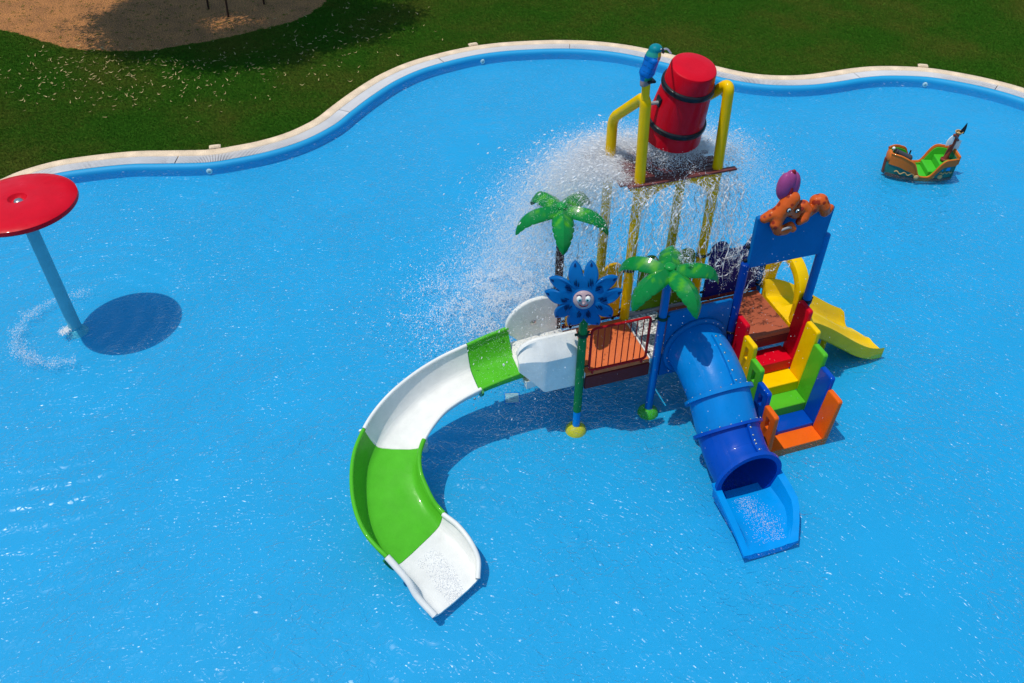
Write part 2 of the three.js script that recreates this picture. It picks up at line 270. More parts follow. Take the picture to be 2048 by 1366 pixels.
for (const [x, z, where] of [[-6.91, -17.66, 'at the inward bend beyond the mushroom shower'], [-1.11, -23.42, 'on the long bend behind the bucket tower'], [11.1, -22.04, 'behind the pirate ship ride']]) {
  let k = 0; rim.forEach((p, i) => { if (p.distanceTo(V(x, 0, z)) < rim[k].distanceTo(V(x, 0, z))) k = i; });
  const p = rim[k].clone().addScaledVector(inward[k], -0.07), o = worldThing('inspection_cover', `small cream cover block in the grass edge ${where}`, 'cover', p.x, 0.125, p.z, Math.atan2(inward[k].x, inward[k].z), 'cover blocks beside the coping');
  mesh('frame', box(0.26, 0.05, 0.14, 0, 0.02, 0), M.stone, o); mesh('lid', box(0.2, 0.02, 0.1, 0, 0.05, 0), M.stone, o);
}
{
  const o = worldThing('floor_drain', 'square white slotted drain cover on the pool floor', 'drain', 0.0, FLOOR, -9.84, 0.05);
  mesh('frame', [boxAt(-0.13, 0.13, 0, 0.012, -0.13, -0.11, 0.003), boxAt(-0.13, 0.13, 0, 0.012, 0.11, 0.13, 0.003), boxAt(-0.13, -0.11, 0, 0.012, -0.11, 0.11, 0.003), boxAt(0.11, 0.13, 0, 0.012, -0.11, 0.11, 0.003)], M.blueLight, o);
  for (let i = 0; i < 7; i++) mesh('slat', boxAt(-0.11, 0.11, 0.001, 0.011, -0.1 + i * 0.031, -0.084 + i * 0.031, 0.002), M.white, o);
  const d = worldThing('floor_inlet', 'round blue inlet disc set in the pool floor', 'inlet', 0.89, FLOOR, -7.13);
  mesh('disc', lathe([[0, 0.014], [0.15, 0.012], [0.185, 0.004], [0.19, 0]], 32), M.pool, d); mesh('cap', lathe([[0, 0.03], [0.05, 0.028], [0.06, 0.014]], 20), M.pool, d);
}

// ---------------------------------------------------------------- decks
{
  const d = thing('play_deck', 'orange square deck behind the red railing', 'deck', 0.62, 0, -0.53);
  mesh('deck_board', boxAt(-0.52, 0.52, 1.03, 1.1, -0.5, 0.52), M.deck, d);
  mesh('skirt', boxAt(-0.53, 0.53, 0.78, 1.026, 0.46, 0.54), M.maroon, d); mesh('skirt', boxAt(-0.53, 0.53, 0.86, 1.026, -0.52, -0.46), M.maroon, d);
  mesh('edge_strip', boxAt(0.523, 0.545, 1.0, 1.112, -0.5, 0.52, 0.006), M.white, d); mesh('edge_strip', boxAt(-0.545, -0.523, 1.0, 1.108, -0.5, 0.52, 0.006), M.white, d);
  for (const s of [-1, 1]) mesh('joist', boxAt(s * 0.4 - 0.04, s * 0.4 + 0.04, 0.9, 1.026, -0.45, 0.45), M.maroon, d);
  mesh('back_rail', boxAt(-0.52, 0.52, 1.12, 1.19, -0.56, -0.51), M.maroon, d);
}
{
  const d = thing('play_deck', 'middle deck with pale pebbled surface at the tube slide entry', 'deck', 1.83, 0, -0.53);
  mesh('deck_board', boxAt(-0.62, -0.1, 1.03, 1.1, -0.5, 0.48), M.pebble, d); mesh('deck_board', boxAt(-0.095, 0.6, 1.03, 1.1, -0.5, 0.48), M.deckBrown, d);
  mesh('skirt', boxAt(-0.6, 0.6, 0.86, 1.026, -0.52, -0.46), M.maroon, d);
  mesh('back_rail', boxAt(-0.62, 0.48, 1.1, 1.16, -0.56, -0.48), M.grey, d); mesh('back_rail', boxAt(0.5, 0.66, 1.1, 1.15, -0.56, -0.49), M.maroon, d);
}
{
  const d = thing('play_deck', 'red-brown deck above the coloured stairs', 'deck', 3.05, 0, -0.46);
  mesh('deck_board', boxAt(-0.52, 0.52, 1.03, 1.1, -0.55, 0.5), M.deckBrown, d);
  mesh('skirt', boxAt(-0.52, 0.52, 0.84, 1.026, 0.43, 0.5), M.maroon, d); mesh('skirt', boxAt(0.46, 0.52, 0.84, 1.026, -0.5, 0.42), M.maroon, d);
  mesh('back_rail', boxAt(-0.55, 0.5, 1.1, 1.16, -0.6, -0.55), M.maroon, d);
}
// red railing between the flower post and the blue palm post
{
  const r = thing('railing', 'red tubular railing with thin bars in front of the orange deck', 'railing', 0.6, 1.1, 0.0);
  const w = 0.46, y0 = 0.05, y1 = 0.87;
  mesh('frame', bentPipe([V(-0.02, y1, 0), V(w, y1, 0), V(w, y0, 0), V(-w, y0, 0), V(-w, y1, 0), V(0, y1, 0)], 0.021, 0.07, 12), M.railRed, r);
  for (let i = 1; i <= 8; i++) mesh('bar', cyl(V(-w + i * 2 * w / 9, y0, 0), V(-w + i * 2 * w / 9, y1, 0), 0.0085, 0.0085, 8), M.railRed, r);
  for (const s of [-0.4, 0.4]) mesh('foot', cyl(V(s, -0.02, 0), V(s, y0, 0), 0.016, 0.016, 10), M.railRed, r);
  for (const s of [-1, 1]) for (const y of [0.16, 0.78]) mesh('bracket', cyl(V(s * w, y, 0), V(s * 0.53, y, 0), 0.013, 0.013, 10), M.black, r);
}
// ---------------------------------------------------------------- posts
const collar = (y, r = 0.078, h = 0.045) => lathe([[r - 0.012, y - h / 2], [r, y - h / 2 + 0.006], [r, y + h / 2 - 0.006], [r - 0.012, y + h / 2]], 28);
const lug = (y, ang, r = 0.075) => box(0.055, 0.035, 0.03, 0, 0, 0, 0.006).translate(r + 0.015, y, 0).rotateY(ang);
function pole(name, mat, y0, y1, r, parent) { return mesh(name, [new THREE.CylinderGeometry(r, r, y1 - y0, 28, 1, true).translate(0, (y0 + y1) / 2, 0), ball(0, y1, 0, r, r * 0.35, r, 24)], mat, parent); }
function domeFoot(mat, parent) { mesh('foot', lathe([[0, 0.13], [0.07, 0.128], [0.10, 0.115], [0.135, 0.085], [0.16, 0.04], [0.168, 0]], 36), mat, parent); }
{
  const p = thing('support_post', 'dark navy post between the blue tube slide and red step', 'post', 2.47, FLOOR, 0.0);
  pole('pole', M.postNavy, 0, 2.72, 0.066, p); mesh('collar', [collar(1.45), lug(1.45, 0.4), lug(1.45, 3.5)], M.black, p); domeFoot(M.postNavy, p);
}
{
  const p = thing('support_post', 'blue post rising behind the red stair panel beside the yellow slide', 'post', 3.74, FLOOR, 0.0);
  pole('pole', M.postBlue, 0, 2.97, 0.066, p); mesh('collar', [collar(1.74, 0.082, 0.07), lug(1.74, 0.2, 0.085), lug(1.74, 3.3, 0.085)], M.black, p); domeFoot(M.postBlue, p);
}
{
  const p = thing('support_post', 'blue post at the back corner beside the yellow entry arch', 'post', 3.62, FLOOR, -1.1);
  pole('pole', M.postBlue, 0, 2.2, 0.062, p); mesh('collar', [collar(1.3)], M.black, p); domeFoot(M.postBlue, p);
}
// ---------------------------------------------------------------- back panels with two bumps on top
function bumpPanel(name, label, mat, a0, a1, y0, ys, yb, ys2) {
  const w = (a1 - a0), s = new THREE.Shape(); // from lower left round
  const q = 0.11 * w / 1;
  s.moveTo(0.03, y0); s.lineTo(w - 0.03, y0); s.quadraticCurveTo(w, y0, w, y0 + 0.03);
  s.lineTo(w, yb - 0.16); s.bezierCurveTo(w, yb + 0.03, w - 0.27, yb + 0.05, w - 0.31, yb - 0.10); s.quadraticCurveTo(w - 0.34, ys, w - 0.40, ys);
  s.lineTo(0.40, ys); s.quadraticCurveTo(0.34, ys, 0.31, yb - 0.10); s.bezierCurveTo(0.27, yb + 0.05, 0, yb + 0.03, 0, yb - 0.16); s.lineTo(0, y0 + 0.03); s.quadraticCurveTo(0, y0, 0.03, y0);
  const o = thing(name, label, 'panel', (a0 + a1) / 2, 1.1, -1.06);
  mesh('board', extrude(s, 0.05, 0.008, 20).translate(-w / 2, -1.1, -0.025), mat, o);
  for (const x of [-0.36, 0.36]) mesh('foot', box(0.045, 0.08, 0.06, x, y0 - 1.1 - 0.035, 0), M.black, o);
  for (const sd of [-1, 1]) { mesh('bracket', box(0.09, 0.04, 0.03, sd * (w / 2 + 0.015), 0.16, 0.0), M.black, o); mesh('bracket', box(0.09, 0.04, 0.03, sd * (w / 2 + 0.015), yb - 1.1 - 0.2, 0), M.black, o); }
}
bumpPanel('back_panel', 'mustard yellow panel with rounded humps behind the orange deck', M.panelYellow, 0.15, 1.06, 1.17, 2.08, 2.22);
bumpPanel('back_panel', 'dark olive green panel with rounded humps behind the leaves of the blue-stemmed palm', M.panelGreen, 1.34, 2.29, 1.17, 2.04, 2.22);
bumpPanel('back_panel', 'navy blue panel with rounded humps soaked by the splash', M.navy, 2.56, 3.52, 1.13, 2.04, 2.22);

// ---------------------------------------------------------------- flower post
{
  const p = thing('flower_post', 'green post topped by a blue flower with a smiling face', 'post', 0, FLOOR, 0);
  pole('sleeve', M.blueLight, 0, 0.46, 0.058, p); mesh('pole', [new THREE.CylinderGeometry(0.064, 0.064, 1.95, 28, 1, true).translate(0, 0.46 + 0.975, 0), lathe([[0.064, 2.41], [0.058, 2.46], [0.02, 2.62], [0, 2.66]], 28)], M.greenDeep, p);
  mesh('collar', [collar(2.04, 0.082, 0.06), lug(2.04, 0.2), lug(2.04, 3.0)], M.collar, p); domeFoot(M.yellow, p);
  const F = new THREE.Matrix4().makeTranslation(-0.075, 2.83, 0.10).multiply(new THREE.Matrix4().makeScale(0.87, 0.87, 0.87)).multiply(new THREE.Matrix4().makeRotationY(-PHI - 0.06)).multiply(new THREE.Matrix4().makeRotationX(-0.16)).multiply(new THREE.Matrix4().makeRotationZ(0.06));
  const put = (g) => plain(g).applyMatrix4(F);
  const lobe = (sx) => { // one petal of two pointed lobes
    const s = new THREE.Shape(); s.moveTo(-0.12, 0.12); s.bezierCurveTo(-0.22, 0.24, -0.31, 0.46, -0.125, 0.60); s.bezierCurveTo(-0.05, 0.56, -0.015, 0.48, -0.004, 0.40); s.lineTo(0.004, 0.40); s.bezierCurveTo(0.015, 0.48, 0.05, 0.56, 0.125, 0.60); s.bezierCurveTo(0.31, 0.46, 0.22, 0.24, 0.12, 0.12); s.lineTo(-0.12, 0.12); return s;
  };
  for (let k = 0; k < 5; k++) {
    const turn = k * 2 * Math.PI / 5 + 0.0;
    let g = extrude(lobe(), 0.07, 0.026, 12); g = g.translate(0, 0, -0.035);
    const bend = (geo) => { const q = geo.attributes.position; for (let i = 0; i < q.count; i++) { const x = q.getX(i), y = q.getY(i); q.setZ(i, q.getZ(i) + 0.05 * Math.sin(Math.PI * clamp((y - 0.05) / 0.5, 0, 1)) - 0.035 * Math.pow(Math.max(y - 0.3, 0) / 0.2, 2) - 0.012 * Math.cos(x * 26)); } geo.computeVertexNormals(); return geo; };
    g = toCreasedNormals(bend(g), 0.9).rotateZ(turn);
    const pet = mesh('petal', put(g), M.petal, p);
    const marks = [];
    for (const [x, y, l, w] of [[-0.11, 0.24, 0.10, 0.012], [-0.075, 0.22, 0.07, 0.01], [-0.135, 0.26, 0.06, 0.008], [0.11, 0.24, 0.10, 0.012], [0.075, 0.22, 0.07, 0.01], [0.14, 0.27, 0.06, 0.008], [-0.125, 0.53, 0.045, 0.02], [0.125, 0.53, 0.045, 0.02]]) { const s = new THREE.Shape(); s.moveTo(x - w, y); s.quadraticCurveTo(x - w * 0.8, y + l * 0.7, x, y + l); s.quadraticCurveTo(x + w * 0.8, y + l * 0.7, x + w, y); s.quadraticCurveTo(x, y - 0.02, x - w, y); marks.push(bend(new THREE.ExtrudeGeometry(s, { depth: 0.05, bevelEnabled: false, curveSegments: 6 }).translate(0, 0, -0.0125)).rotateZ(turn)); }
    mesh('dark_streaks', put(merged(marks)), M.petalDark, pet).userData.kind = 'stuff';
  }
  mesh('flower_disc', put(merged([ball(0, 0, 0.03, 0.235, 0.235, 0.085, 36)])), M.petal, p);
  const face = mesh('face', put(merged([ball(0, -0.01, 0.085, 0.165, 0.165, 0.085, 36)])), M.skin, p);
  for (const s of [-1, 1]) { mesh('eye', put(merged([ball(s * 0.068, 0.045, 0.165, 0.042, 0.05, 0.03, 20)])), M.eyeWhite, face); mesh('iris', put(merged([ball(s * 0.060, 0.035, 0.188, 0.022, 0.024, 0.012, 16)])), M.teal, face); mesh('pupil', put(merged([ball(s * 0.060, 0.033, 0.197, 0.011, 0.012, 0.006, 12)])), M.black, face);
    mesh('eyebrow', put(merged([pipe([V(s * 0.03, 0.095, 0.16), V(s * 0.07, 0.112, 0.155), V(s * 0.108, 0.09, 0.145)], 0.007, 6, 5)])), M.petalDark, face); }
  mesh('nose', put(merged([ball(0, -0.03, 0.18, 0.024, 0.022, 0.024, 14)])), M.skin, face);
  mesh('mouth', put(merged([pipe([V(-0.07, -0.055, 0.165), V(-0.035, -0.085, 0.168), V(0.035, -0.085, 0.168), V(0.07, -0.055, 0.165)], 0.007, 8, 6)])), M.purpleRed, face);
}
// ---------------------------------------------------------------- palms
const leafRnd = rngOf(91);
function palmLeaf(len, seed) {
  const NU = 26, NV = 10, loops = [], r = rngOf(seed);
  const notch = [...Array(NU + 1)].map((_, i) => (i % 4 === 3 && i > 9 && r() < 0.75 ? 0.06 + 0.08 * r() : 0));
  for (let i = 0; i <= NU; i++) {
    const u = i / NU, w = 0.158 * len / 0.7 * Math.pow(Math.sin(Math.PI * Math.pow(clamp(u * 0.95 + 0.035, 0, 1), 0.72)), 0.62) + 0.008;
    const x = len * (Math.sin(u * 1.35) / Math.sin(1.35)) * 1.0, y = 0.11 * Math.sin(u * 2.2) - 0.40 * Math.pow(u, 2.2) * len / 0.7, loop = [];
    for (let s = 0; s < 2; s++) for (let j = 0; j <= NV; j++) {
      const v = s ? 1 - 2 * j / NV : -1 + 2 * j / NV, e = Math.abs(v), ww = w * (1 - notch[i] * (e > 0.75 ? 1 : 0));
      loop.push(V(x - 0.02 * e * e, y - 0.72 * w * Math.pow(e, 1.5) + (s ? -0.035 * (1 - e * e) - 0.004 : 0.012 * Math.exp(-e * e * 60)), v * ww));
    }
    loops.push(loop);
  }
  return loft(loops, true, 0.8);
}
const leafGeo = [0, 1, 2].map((k) => { const g = palmLeaf(0.72, 40 + k); return paint(g, (x, y, z) => { const s = sstep(n1(x * 9 + k * 7, z * 9, 64) + 0.25 * n2(x * 40, z * 40, 64), 0.02, 0.3) * (Math.abs(z) > 0.02 && Math.abs(z) < 0.13 && x > 0.1 && x < 0.5 ? 1 : 0); return [lerp(0.003, 0.06, s), lerp(0.215, 0.34, s), lerp(0.04, 0.015, s)]; }); });
M.leafPaint = plastic(1, 1, 1, { coat: 0.9, rough: 0.4 }); M.leafPaint.vertexColors = true;
function palm(label, mat, a, b, top, az0, scale, foot) {
  const p = thing('palm_post', label, 'palm', a, FLOOR, b);
  pole('pole', mat, 0, top - FLOOR - 0.03, 0.062, p); mesh('collar', [collar(2.03, 0.08, 0.055), lug(2.03, 0), lug(2.03, 3.1)], M.collar, p); domeFoot(foot, p);
  mesh('crown_hub', [ball(0, top - FLOOR + 0.01, 0, 0.085, 0.05, 0.085), new THREE.CylinderGeometry(0.07, 0.07, 0.1, 24).translate(0, top - FLOOR - 0.05, 0)], M.leaf, p);
  for (let k = 0; k < 5; k++) {
    const m = mesh('palm_leaf', leafGeo[k % 3], M.leafPaint, p); m.scale.setScalar(scale);
    m.position.set(0, top - FLOOR + 0.0, 0); m.rotation.y = -(az0 + k * 72) * Math.PI / 180 - PHI;
    m.rotation.z = 0; m.translateX(0.03);
  }
}
palm('palm figure with a speckled dark brown trunk behind the flower', M.trunk, 0.03, -1.1, 3.38, 90, 0.92, M.trunk);
palm('palm figure with a smooth blue stem and green dome foot', M.postBlue, 1.25, 0, 2.82, 65, 1.0, M.green);

// ---------------------------------------------------------------- curved open slide, white and green
// sections: outer rim [a,b,y], inner rim [a,b,y], floor height
const SL = [
  [[-0.80, -1.02, 1.40], [-0.74, -0.24, 1.20], 1.0], [[-1.15, -0.99, 1.35], [-1.11, -0.24, 1.12], 0.95], [[-1.48, -0.94, 1.30], [-1.46, -0.22, 1.05], 0.9], [[-1.93, -0.86, 1.23], [-1.79, -0.18, 0.96], 0.83], [[-2.35, -0.72, 1.16], [-2.06, -0.10, 0.88], 0.75], [[-2.77, -0.49, 1.09], [-2.28, 0.04, 0.80], 0.66], [[-3.08, -0.24, 1.02], [-2.40, 0.14, 0.74], 0.6],
  [[-3.26, -0.04, 0.96], [-2.48, 0.23, 0.70], 0.55], [[-3.46, 0.29, 0.90], [-2.60, 0.46, 0.66], 0.5], [[-3.58, 0.70, 0.84], [-2.65, 0.72, 0.59], 0.43], [[-3.62, 1.15, 0.77], [-2.62, 0.96, 0.51], 0.36], [[-3.57, 1.50, 0.72], [-2.58, 1.12, 0.46], 0.30], [[-3.47, 1.73, 0.66], [-2.53, 1.22, 0.42], 0.25], [[-3.36, 1.90, 0.60], [-2.48, 1.32, 0.40], 0.20],
  [[-3.27, 2.04, 0.52], [-2.34, 1.54, 0.38], 0.15], [[-3.16, 2.22, 0.40], [-2.23, 1.82, 0.32], 0.11], [[-3.10, 2.36, 0.27], [-2.19, 2.04, 0.21], 0.085], [[-2.93, 2.62, 0.11], [-2.26, 2.26, 0.10], 0.06]];
const curveOf = (k) => new THREE.CatmullRomCurve3(SL.map((s) => V(s[k][0], s[k][2], s[k][1])), false, 'centripetal');
const slO = curveOf(0), slI = curveOf(1), slF = new THREE.CatmullRomCurve3(SL.map((s, i) => V(i, s[2], 0)));
const flF = (i) => { const t = clamp(i, 0, SL.length - 1), k = Math.min(Math.floor(t), SL.length - 2); return lerp(SL[k][2], SL[k + 1][2], t - k); };
function channelLoop(O, I, fl, th) {
  const w = Math.hypot(I.x - O.x, I.z - O.z), u = V((I.x - O.x) / w, 0, (I.z - O.z) / w), ho = O.y - fl, hi = I.y - fl, top = [];
  // U-profile as [distance, height]
  const wo = Math.min(0.20, 0.12 + ho * 0.18), wi = Math.min(0.12, 0.05 + hi * 0.2);
  const P = [[0, ho], [wo * 0.18, ho * 0.72], [wo * 0.40, ho * 0.42], [wo * 0.62, ho * 0.19], [wo * 0.85, ho * 0.06], [wo * 1.15, 0.004], [wo * 1.6, -0.004]];
  for (let k = 1; k < 6; k++) P.push([lerp(wo * 1.6, w - wi * 2, k / 6), -0.012]);
  P.push([w - wi * 2, -0.004], [w - wi * 1.35, 0.006], [w - wi * 0.95, hi * 0.12], [w - wi * 0.55, hi * 0.36], [w - wi * 0.2, hi * 0.7], [w, hi]);
  const N = P.map((p, i) => { const a = P[Math.max(i - 1, 0)], b = P[Math.min(i + 1, P.length - 1)], dx = b[0] - a[0], dy = b[1] - a[1], l = Math.hypot(dx, dy) + 1e-9; return [dy / l, -dx / l]; });
  const at = (d, h) => V(O.x + u.x * d, fl + h, O.z + u.z * d);
  return [...P.map(([d, h]) => at(d, h)), ...P.map(([d, h], i) => at(d + N[i][0] * th, h + N[i][1] * th)).reverse()];
}
function slideRange(i0, i1, th = 0.028, per = 8) {
  const loops = [], o = [], n = [], steps = Math.max(1, Math.round((i1 - i0) * per));
  for (let k = 0; k <= steps; k++) { const t = lerp(i0, i1, k / steps), q = t / (SL.length - 1), O = slO.getPoint(q), I = slI.getPoint(q); loops.push(channelLoop(O, I, flF(t), th)); o.push(O); n.push(I); }
  return { g: loft(loops), o, n };
}
{
  const base = L(-2.0, 0, 0.2), s = thing('curved_slide', 'curved open slide in white and green sections dropping into the pool', 'slide', 0, 0, 0);
  const parts = [[0, 2, M.green, 'green'], [2, 7, M.white, 'white'], [7, 13, M.green, 'green'], [13, 17, M.white, 'white']];
  parts.forEach(([i0, i1, mat, col], k) => {
    const r = slideRange(i0 + (k ? 0.015 : 0), i1 - 0.015), sec = mesh('chute_section', r.g, mat, s);
    sec.userData.label = `${col} chute section`;
    mesh('rim', pipe(r.o, k === 3 ? 0.045 : 0.03, 10, 1), mat, sec); mesh('rim', pipe(r.n, k === 3 ? 0.036 : 0.026, 10, 1), mat, sec);
  });
  for (const i of [2, 7, 13]) { const r = slideRange(i - 0.05, i + 0.05, 0.075, 20); const q = i / 17; mesh('joint_flange', r.g.translate(0, -0.006, 0), i === 7 ? M.white : M.greenDeep, s); }
  // raised inner guard of the lower green section
  { const pts = [], N = 14; for (let k = 0; k <= N; k++) { const t = lerp(7.0, 13, k / N), I = slI.getPoint(t / 17); pts.push(I.clone().add(V(0.015, 0.005 + 0.06 * Math.sin(Math.PI * Math.min(1, k / N + 0.25)), 0))); } mesh('inner_guard', pipe(pts, 0.034, 10, 3), M.green, s); }
  // legs under the chute
  for (const [t, r] of [[4.5, 0.05], [9, 0.05]]) { const O = slO.getPoint(t / 17), I = slI.getPoint(t / 17), c = O.clone().lerp(I, 0.5); mesh('leg', cyl(V(c.x, FLOOR, c.z), V(c.x, flF(t) - 0.03, c.z), r), M.white, s); }
  for (const [t, sd] of [[2.4, 1], [7.6, 1]]) { const I = slI.getPoint(t / 17); mesh('bolt', ball(I.x + 0.01, I.y - 0.1, I.z + 0.03, 0.022, 0.022, 0.012, 10), M.steel, s); }
  // entry: floor and two tall rounded wings
  mesh('entry_floor', loft([0, 1, 2, 3, 4].map((k) => { const a = lerp(0.06, -0.80, k / 4), y = lerp(1.085, 1.0, Math.pow(k / 4, 1.5)), z0 = -1.0, z1 = -0.10, q = []; const N = 8; for (let j = 0; j <= N; j++) q.push(V(a, y + 0.10 * Math.pow(Math.abs(2 * j / N - 1), 6), lerp(z0, z1, j / N))); for (let j = N; j >= 0; j--) q.push(V(a, y - 0.05, lerp(z0, z1, j / N))); return q; })), M.white, s);
  const back = new THREE.Shape(); back.moveTo(0.0, 0.93); back.lineTo(0.0, 1.82); back.quadraticCurveTo(-0.22, 1.90, -0.45, 1.85); back.quadraticCurveTo(-0.74, 1.76, -0.83, 1.50); back.quadraticCurveTo(-0.86, 1.38, -0.80, 1.28); back.lineTo(-0.5, 0.93); back.lineTo(0, 0.93);
  mesh('entry_wing', extrude(back, 0.075, 0.025, 20).translate(0, 0, -1.075), M.white, s);
  mesh('wing_bolt', merged([lathe([[0, 0.02], [0.018, 0.018], [0.024, 0.008], [0.045, 0.006], [0.05, 0]], 24).rotateX(Math.PI / 2).translate(-0.40, 1.42, -0.998)]), M.steel, s);
  { // front wing: vertical outer face below, curving back over the top
    const prof = [[-0.03, 0.87], [-0.028, 1.1], [-0.028, 1.3], [-0.03, 1.49], [-0.045, 1.52], [-0.10, 1.60], [-0.16, 1.68], [-0.215, 1.755], [-0.235, 1.775], [-0.265, 1.785], [-0.285, 1.77], [-0.28, 1.745], [-0.22, 1.66], [-0.16, 1.57], [-0.115, 1.49], [-0.10, 1.42], [-0.095, 1.1], [-0.09, 0.87]];
    const loops = [], N = 26;
    for (let k = 0; k <= N; k++) {
      const u = k / N, a = -0.90 * u, e = clamp((u - 0.60) / 0.40, 0, 1), cap = Math.sqrt(Math.max(0, 1 - e * e));
      loops.push(prof.map(([z, y]) => { const top = y > 1.5 ? (y - 1.5) * (0.25 + 0.75 * cap) : 0, low = y <= 1.5 ? (1.5 - y) * (1 - 0.72 * e) : 0; return V(a, 1.5 + top - low - 0.05 * e * e, z - 0.13 * e * (z > -0.2 ? 1 : 0.3)); }));
    }
    mesh('entry_wing', loft(loops, true, 0.38), M.white, s);
  }
  mesh('deck_plate', boxAt(-0.03, 0.11, 1.085, 1.112, -0.98, -0.72, 0.006), M.white, s); mesh('deck_plate', boxAt(-0.03, 0.10, 1.085, 1.112, -0.26, -0.12, 0.006), M.white, s);
}
// ---------------------------------------------------------------- tube slide
{
  const s = thing('tube_slide', 'blue closed tube slide in three sections with an open exit chute', 'slide', 1.87, 0, 0);
  const cv0 = new THREE.CatmullRomCurve3([V(0, 1.20, 0.0), V(0, 1.18, 0.32), V(0, 1.10, 0.60), V(0, 0.96, 0.88), V(-0.01, 0.645, 1.29), V(-0.02, 0.435, 1.66), V(-0.03, 0.385, 2.03)], false, 'centripetal');
  const frame = (t) => { const p = cv0.getPoint(Math.min(t, 1)), d = cv0.getTangent(Math.min(t, 1)); if (t > 1) p.addScaledVector(d, (t - 1) * 2); const lv = sstep(t, 0.8, 1); d.y *= 1 - lv; d.normalize(); const n = V(0, d.z, -d.y).normalize(); return { p, d, n, x: V(1, 0, 0) }; };
  const ringPt = (f, ang, r) => f.p.clone().addScaledVector(f.x, Math.sin(ang) * r).addScaledVector(f.n, Math.cos(ang) * r);
  function tubeShell(t0, t1, r, th, per = 16) {
    const loopsO = [], NS = 48; const pos = [], idx = [];
    for (let k = 0; k <= per; k++) { const f = frame(lerp(t0, t1, k / per)); for (let s2 = 0; s2 < 2; s2++) for (let j = 0; j <= NS; j++) { const p = ringPt(f, j / NS * 2 * Math.PI, s2 ? r - th : r); pos.push(p.x, p.y, p.z); } }
    const n = 2 * (NS + 1);
    for (let k = 0; k < per; k++) for (let j = 0; j < NS; j++) { const a = k * n + j, b = a + 1, c = a + n, d = b + n; idx.push(a, b, c, b, d, c); const e = a + NS + 1, f2 = b + NS + 1, g2 = c + NS + 1, h2 = d + NS + 1; idx.push(e, g2, f2, f2, g2, h2); }
    for (const k of [0, per]) for (let j = 0; j < NS; j++) { const a = k * n + j, b = a + 1, e = a + NS + 1, f2 = b + NS + 1; idx.push(a, e, b, b, e, f2); }
    const g = new THREE.BufferGeometry(); g.setAttribute('position', new THREE.Float32BufferAttribute(pos, 3)); g.setIndex(idx); return toCreasedNormals(g, 0.8);
  }
  const R = 0.455;
  const secs = [[0, 0.497, M.blue], [0.503, 0.664, M.blue], [0.67, 1, M.blueDeep]].map(([a, b, m]) => mesh('tube_section', tubeShell(a, b, R, 0.02), m, s));
  secs[2].userData.label = 'deep blue lower tube section';
  // joint flanges, each a pair of rings with bolts
  for (const [t, m] of [[0.5, M.blue], [0.667, M.blueDeep]]) { const fl = mesh('joint_flange', tubeShell(t - 0.009, t + 0.009, R + 0.065, 0.07, 2), m, s); for (let k = -4; k <= 4; k++) { const f = frame(t - 0.012), p = ringPt(f, k * 0.32, R + 0.04); mesh('bolt', ball(p.x, p.y, p.z, 0.012, 0.012, 0.012, 8), M.steel, fl); } }
  mesh('exit_flange', tubeShell(0.985, 1.012, R + 0.06, 0.075, 3), M.blueDeep, s);
  // lengthwise seams with bolts
  for (const [i, t0, t1, ang, m] of [[0, 0.14, 0.49, 0.16, M.blue], [2, 0.68, 0.985, 0.2, M.blueDeep]]) {
    const loops = []; for (let k = 0; k <= 14; k++) { const f = frame(lerp(t0, t1, k / 14)); const q = [[-0.045, R - 0.004], [-0.045, R + 0.045], [0.0, R + 0.05], [0.045, R + 0.045], [0.045, R - 0.004], [0.0, R - 0.004]].map(([w, r]) => ringPt(f, ang + w / R * 0.5, r)); loops.push(q); }
    const seam = mesh('seam', loft(loops, true, 0.5), m, secs[i]);
    for (let k = 0; k < 6; k++) { const p = ringPt(frame(lerp(t0 + 0.02, t1 - 0.02, k / 5)), ang + 0.02, R + 0.05); mesh('bolt', ball(p.x, p.y, p.z, 0.017, 0.017, 0.017, 8), M.steel, secs[i]); }
  }
  // entry plate with its round opening
  const pl = new THREE.Shape(); pl.moveTo(-0.53, 0.70); pl.lineTo(0.53, 0.70); pl.lineTo(0.53, 1.93); pl.quadraticCurveTo(0.53, 1.97, 0.49, 1.97); pl.lineTo(-0.49, 1.97); pl.quadraticCurveTo(-0.53, 1.97, -0.53, 1.93); pl.lineTo(-0.53, 0.70);
  const ho = new THREE.Path(); ho.absarc(0, 1.2, 0.44, 0, Math.PI * 2, true); pl.holes.push(ho);
  mesh('entry_plate', extrude(pl, 0.05, 0.01, 40).translate(0, 0, -0.04), M.panelBlue, s);
  mesh('entry_ring', new THREE.TorusGeometry(0.48, 0.055, 14, 56).scale(1, 1, 0.7).translate(0, 1.2, 0.03), M.panelBlue, s);
  // open chute
  const CH = [[1.93, -0.55, 0.52, 0.35, 0.06], [2.05, -0.55, 0.545, 0.32, 0.055], [2.25, -0.555, 0.56, 0.27, 0.05], [2.45, -0.56, 0.555, 0.23, 0.048], [2.6, -0.565, 0.50, 0.20, 0.045], [2.78, -0.57, 0.40, 0.15, 0.042], [2.93, -0.575, 0.31, 0.09, 0.04], [3.0, -0.575, 0.27, 0.06, 0.035]];
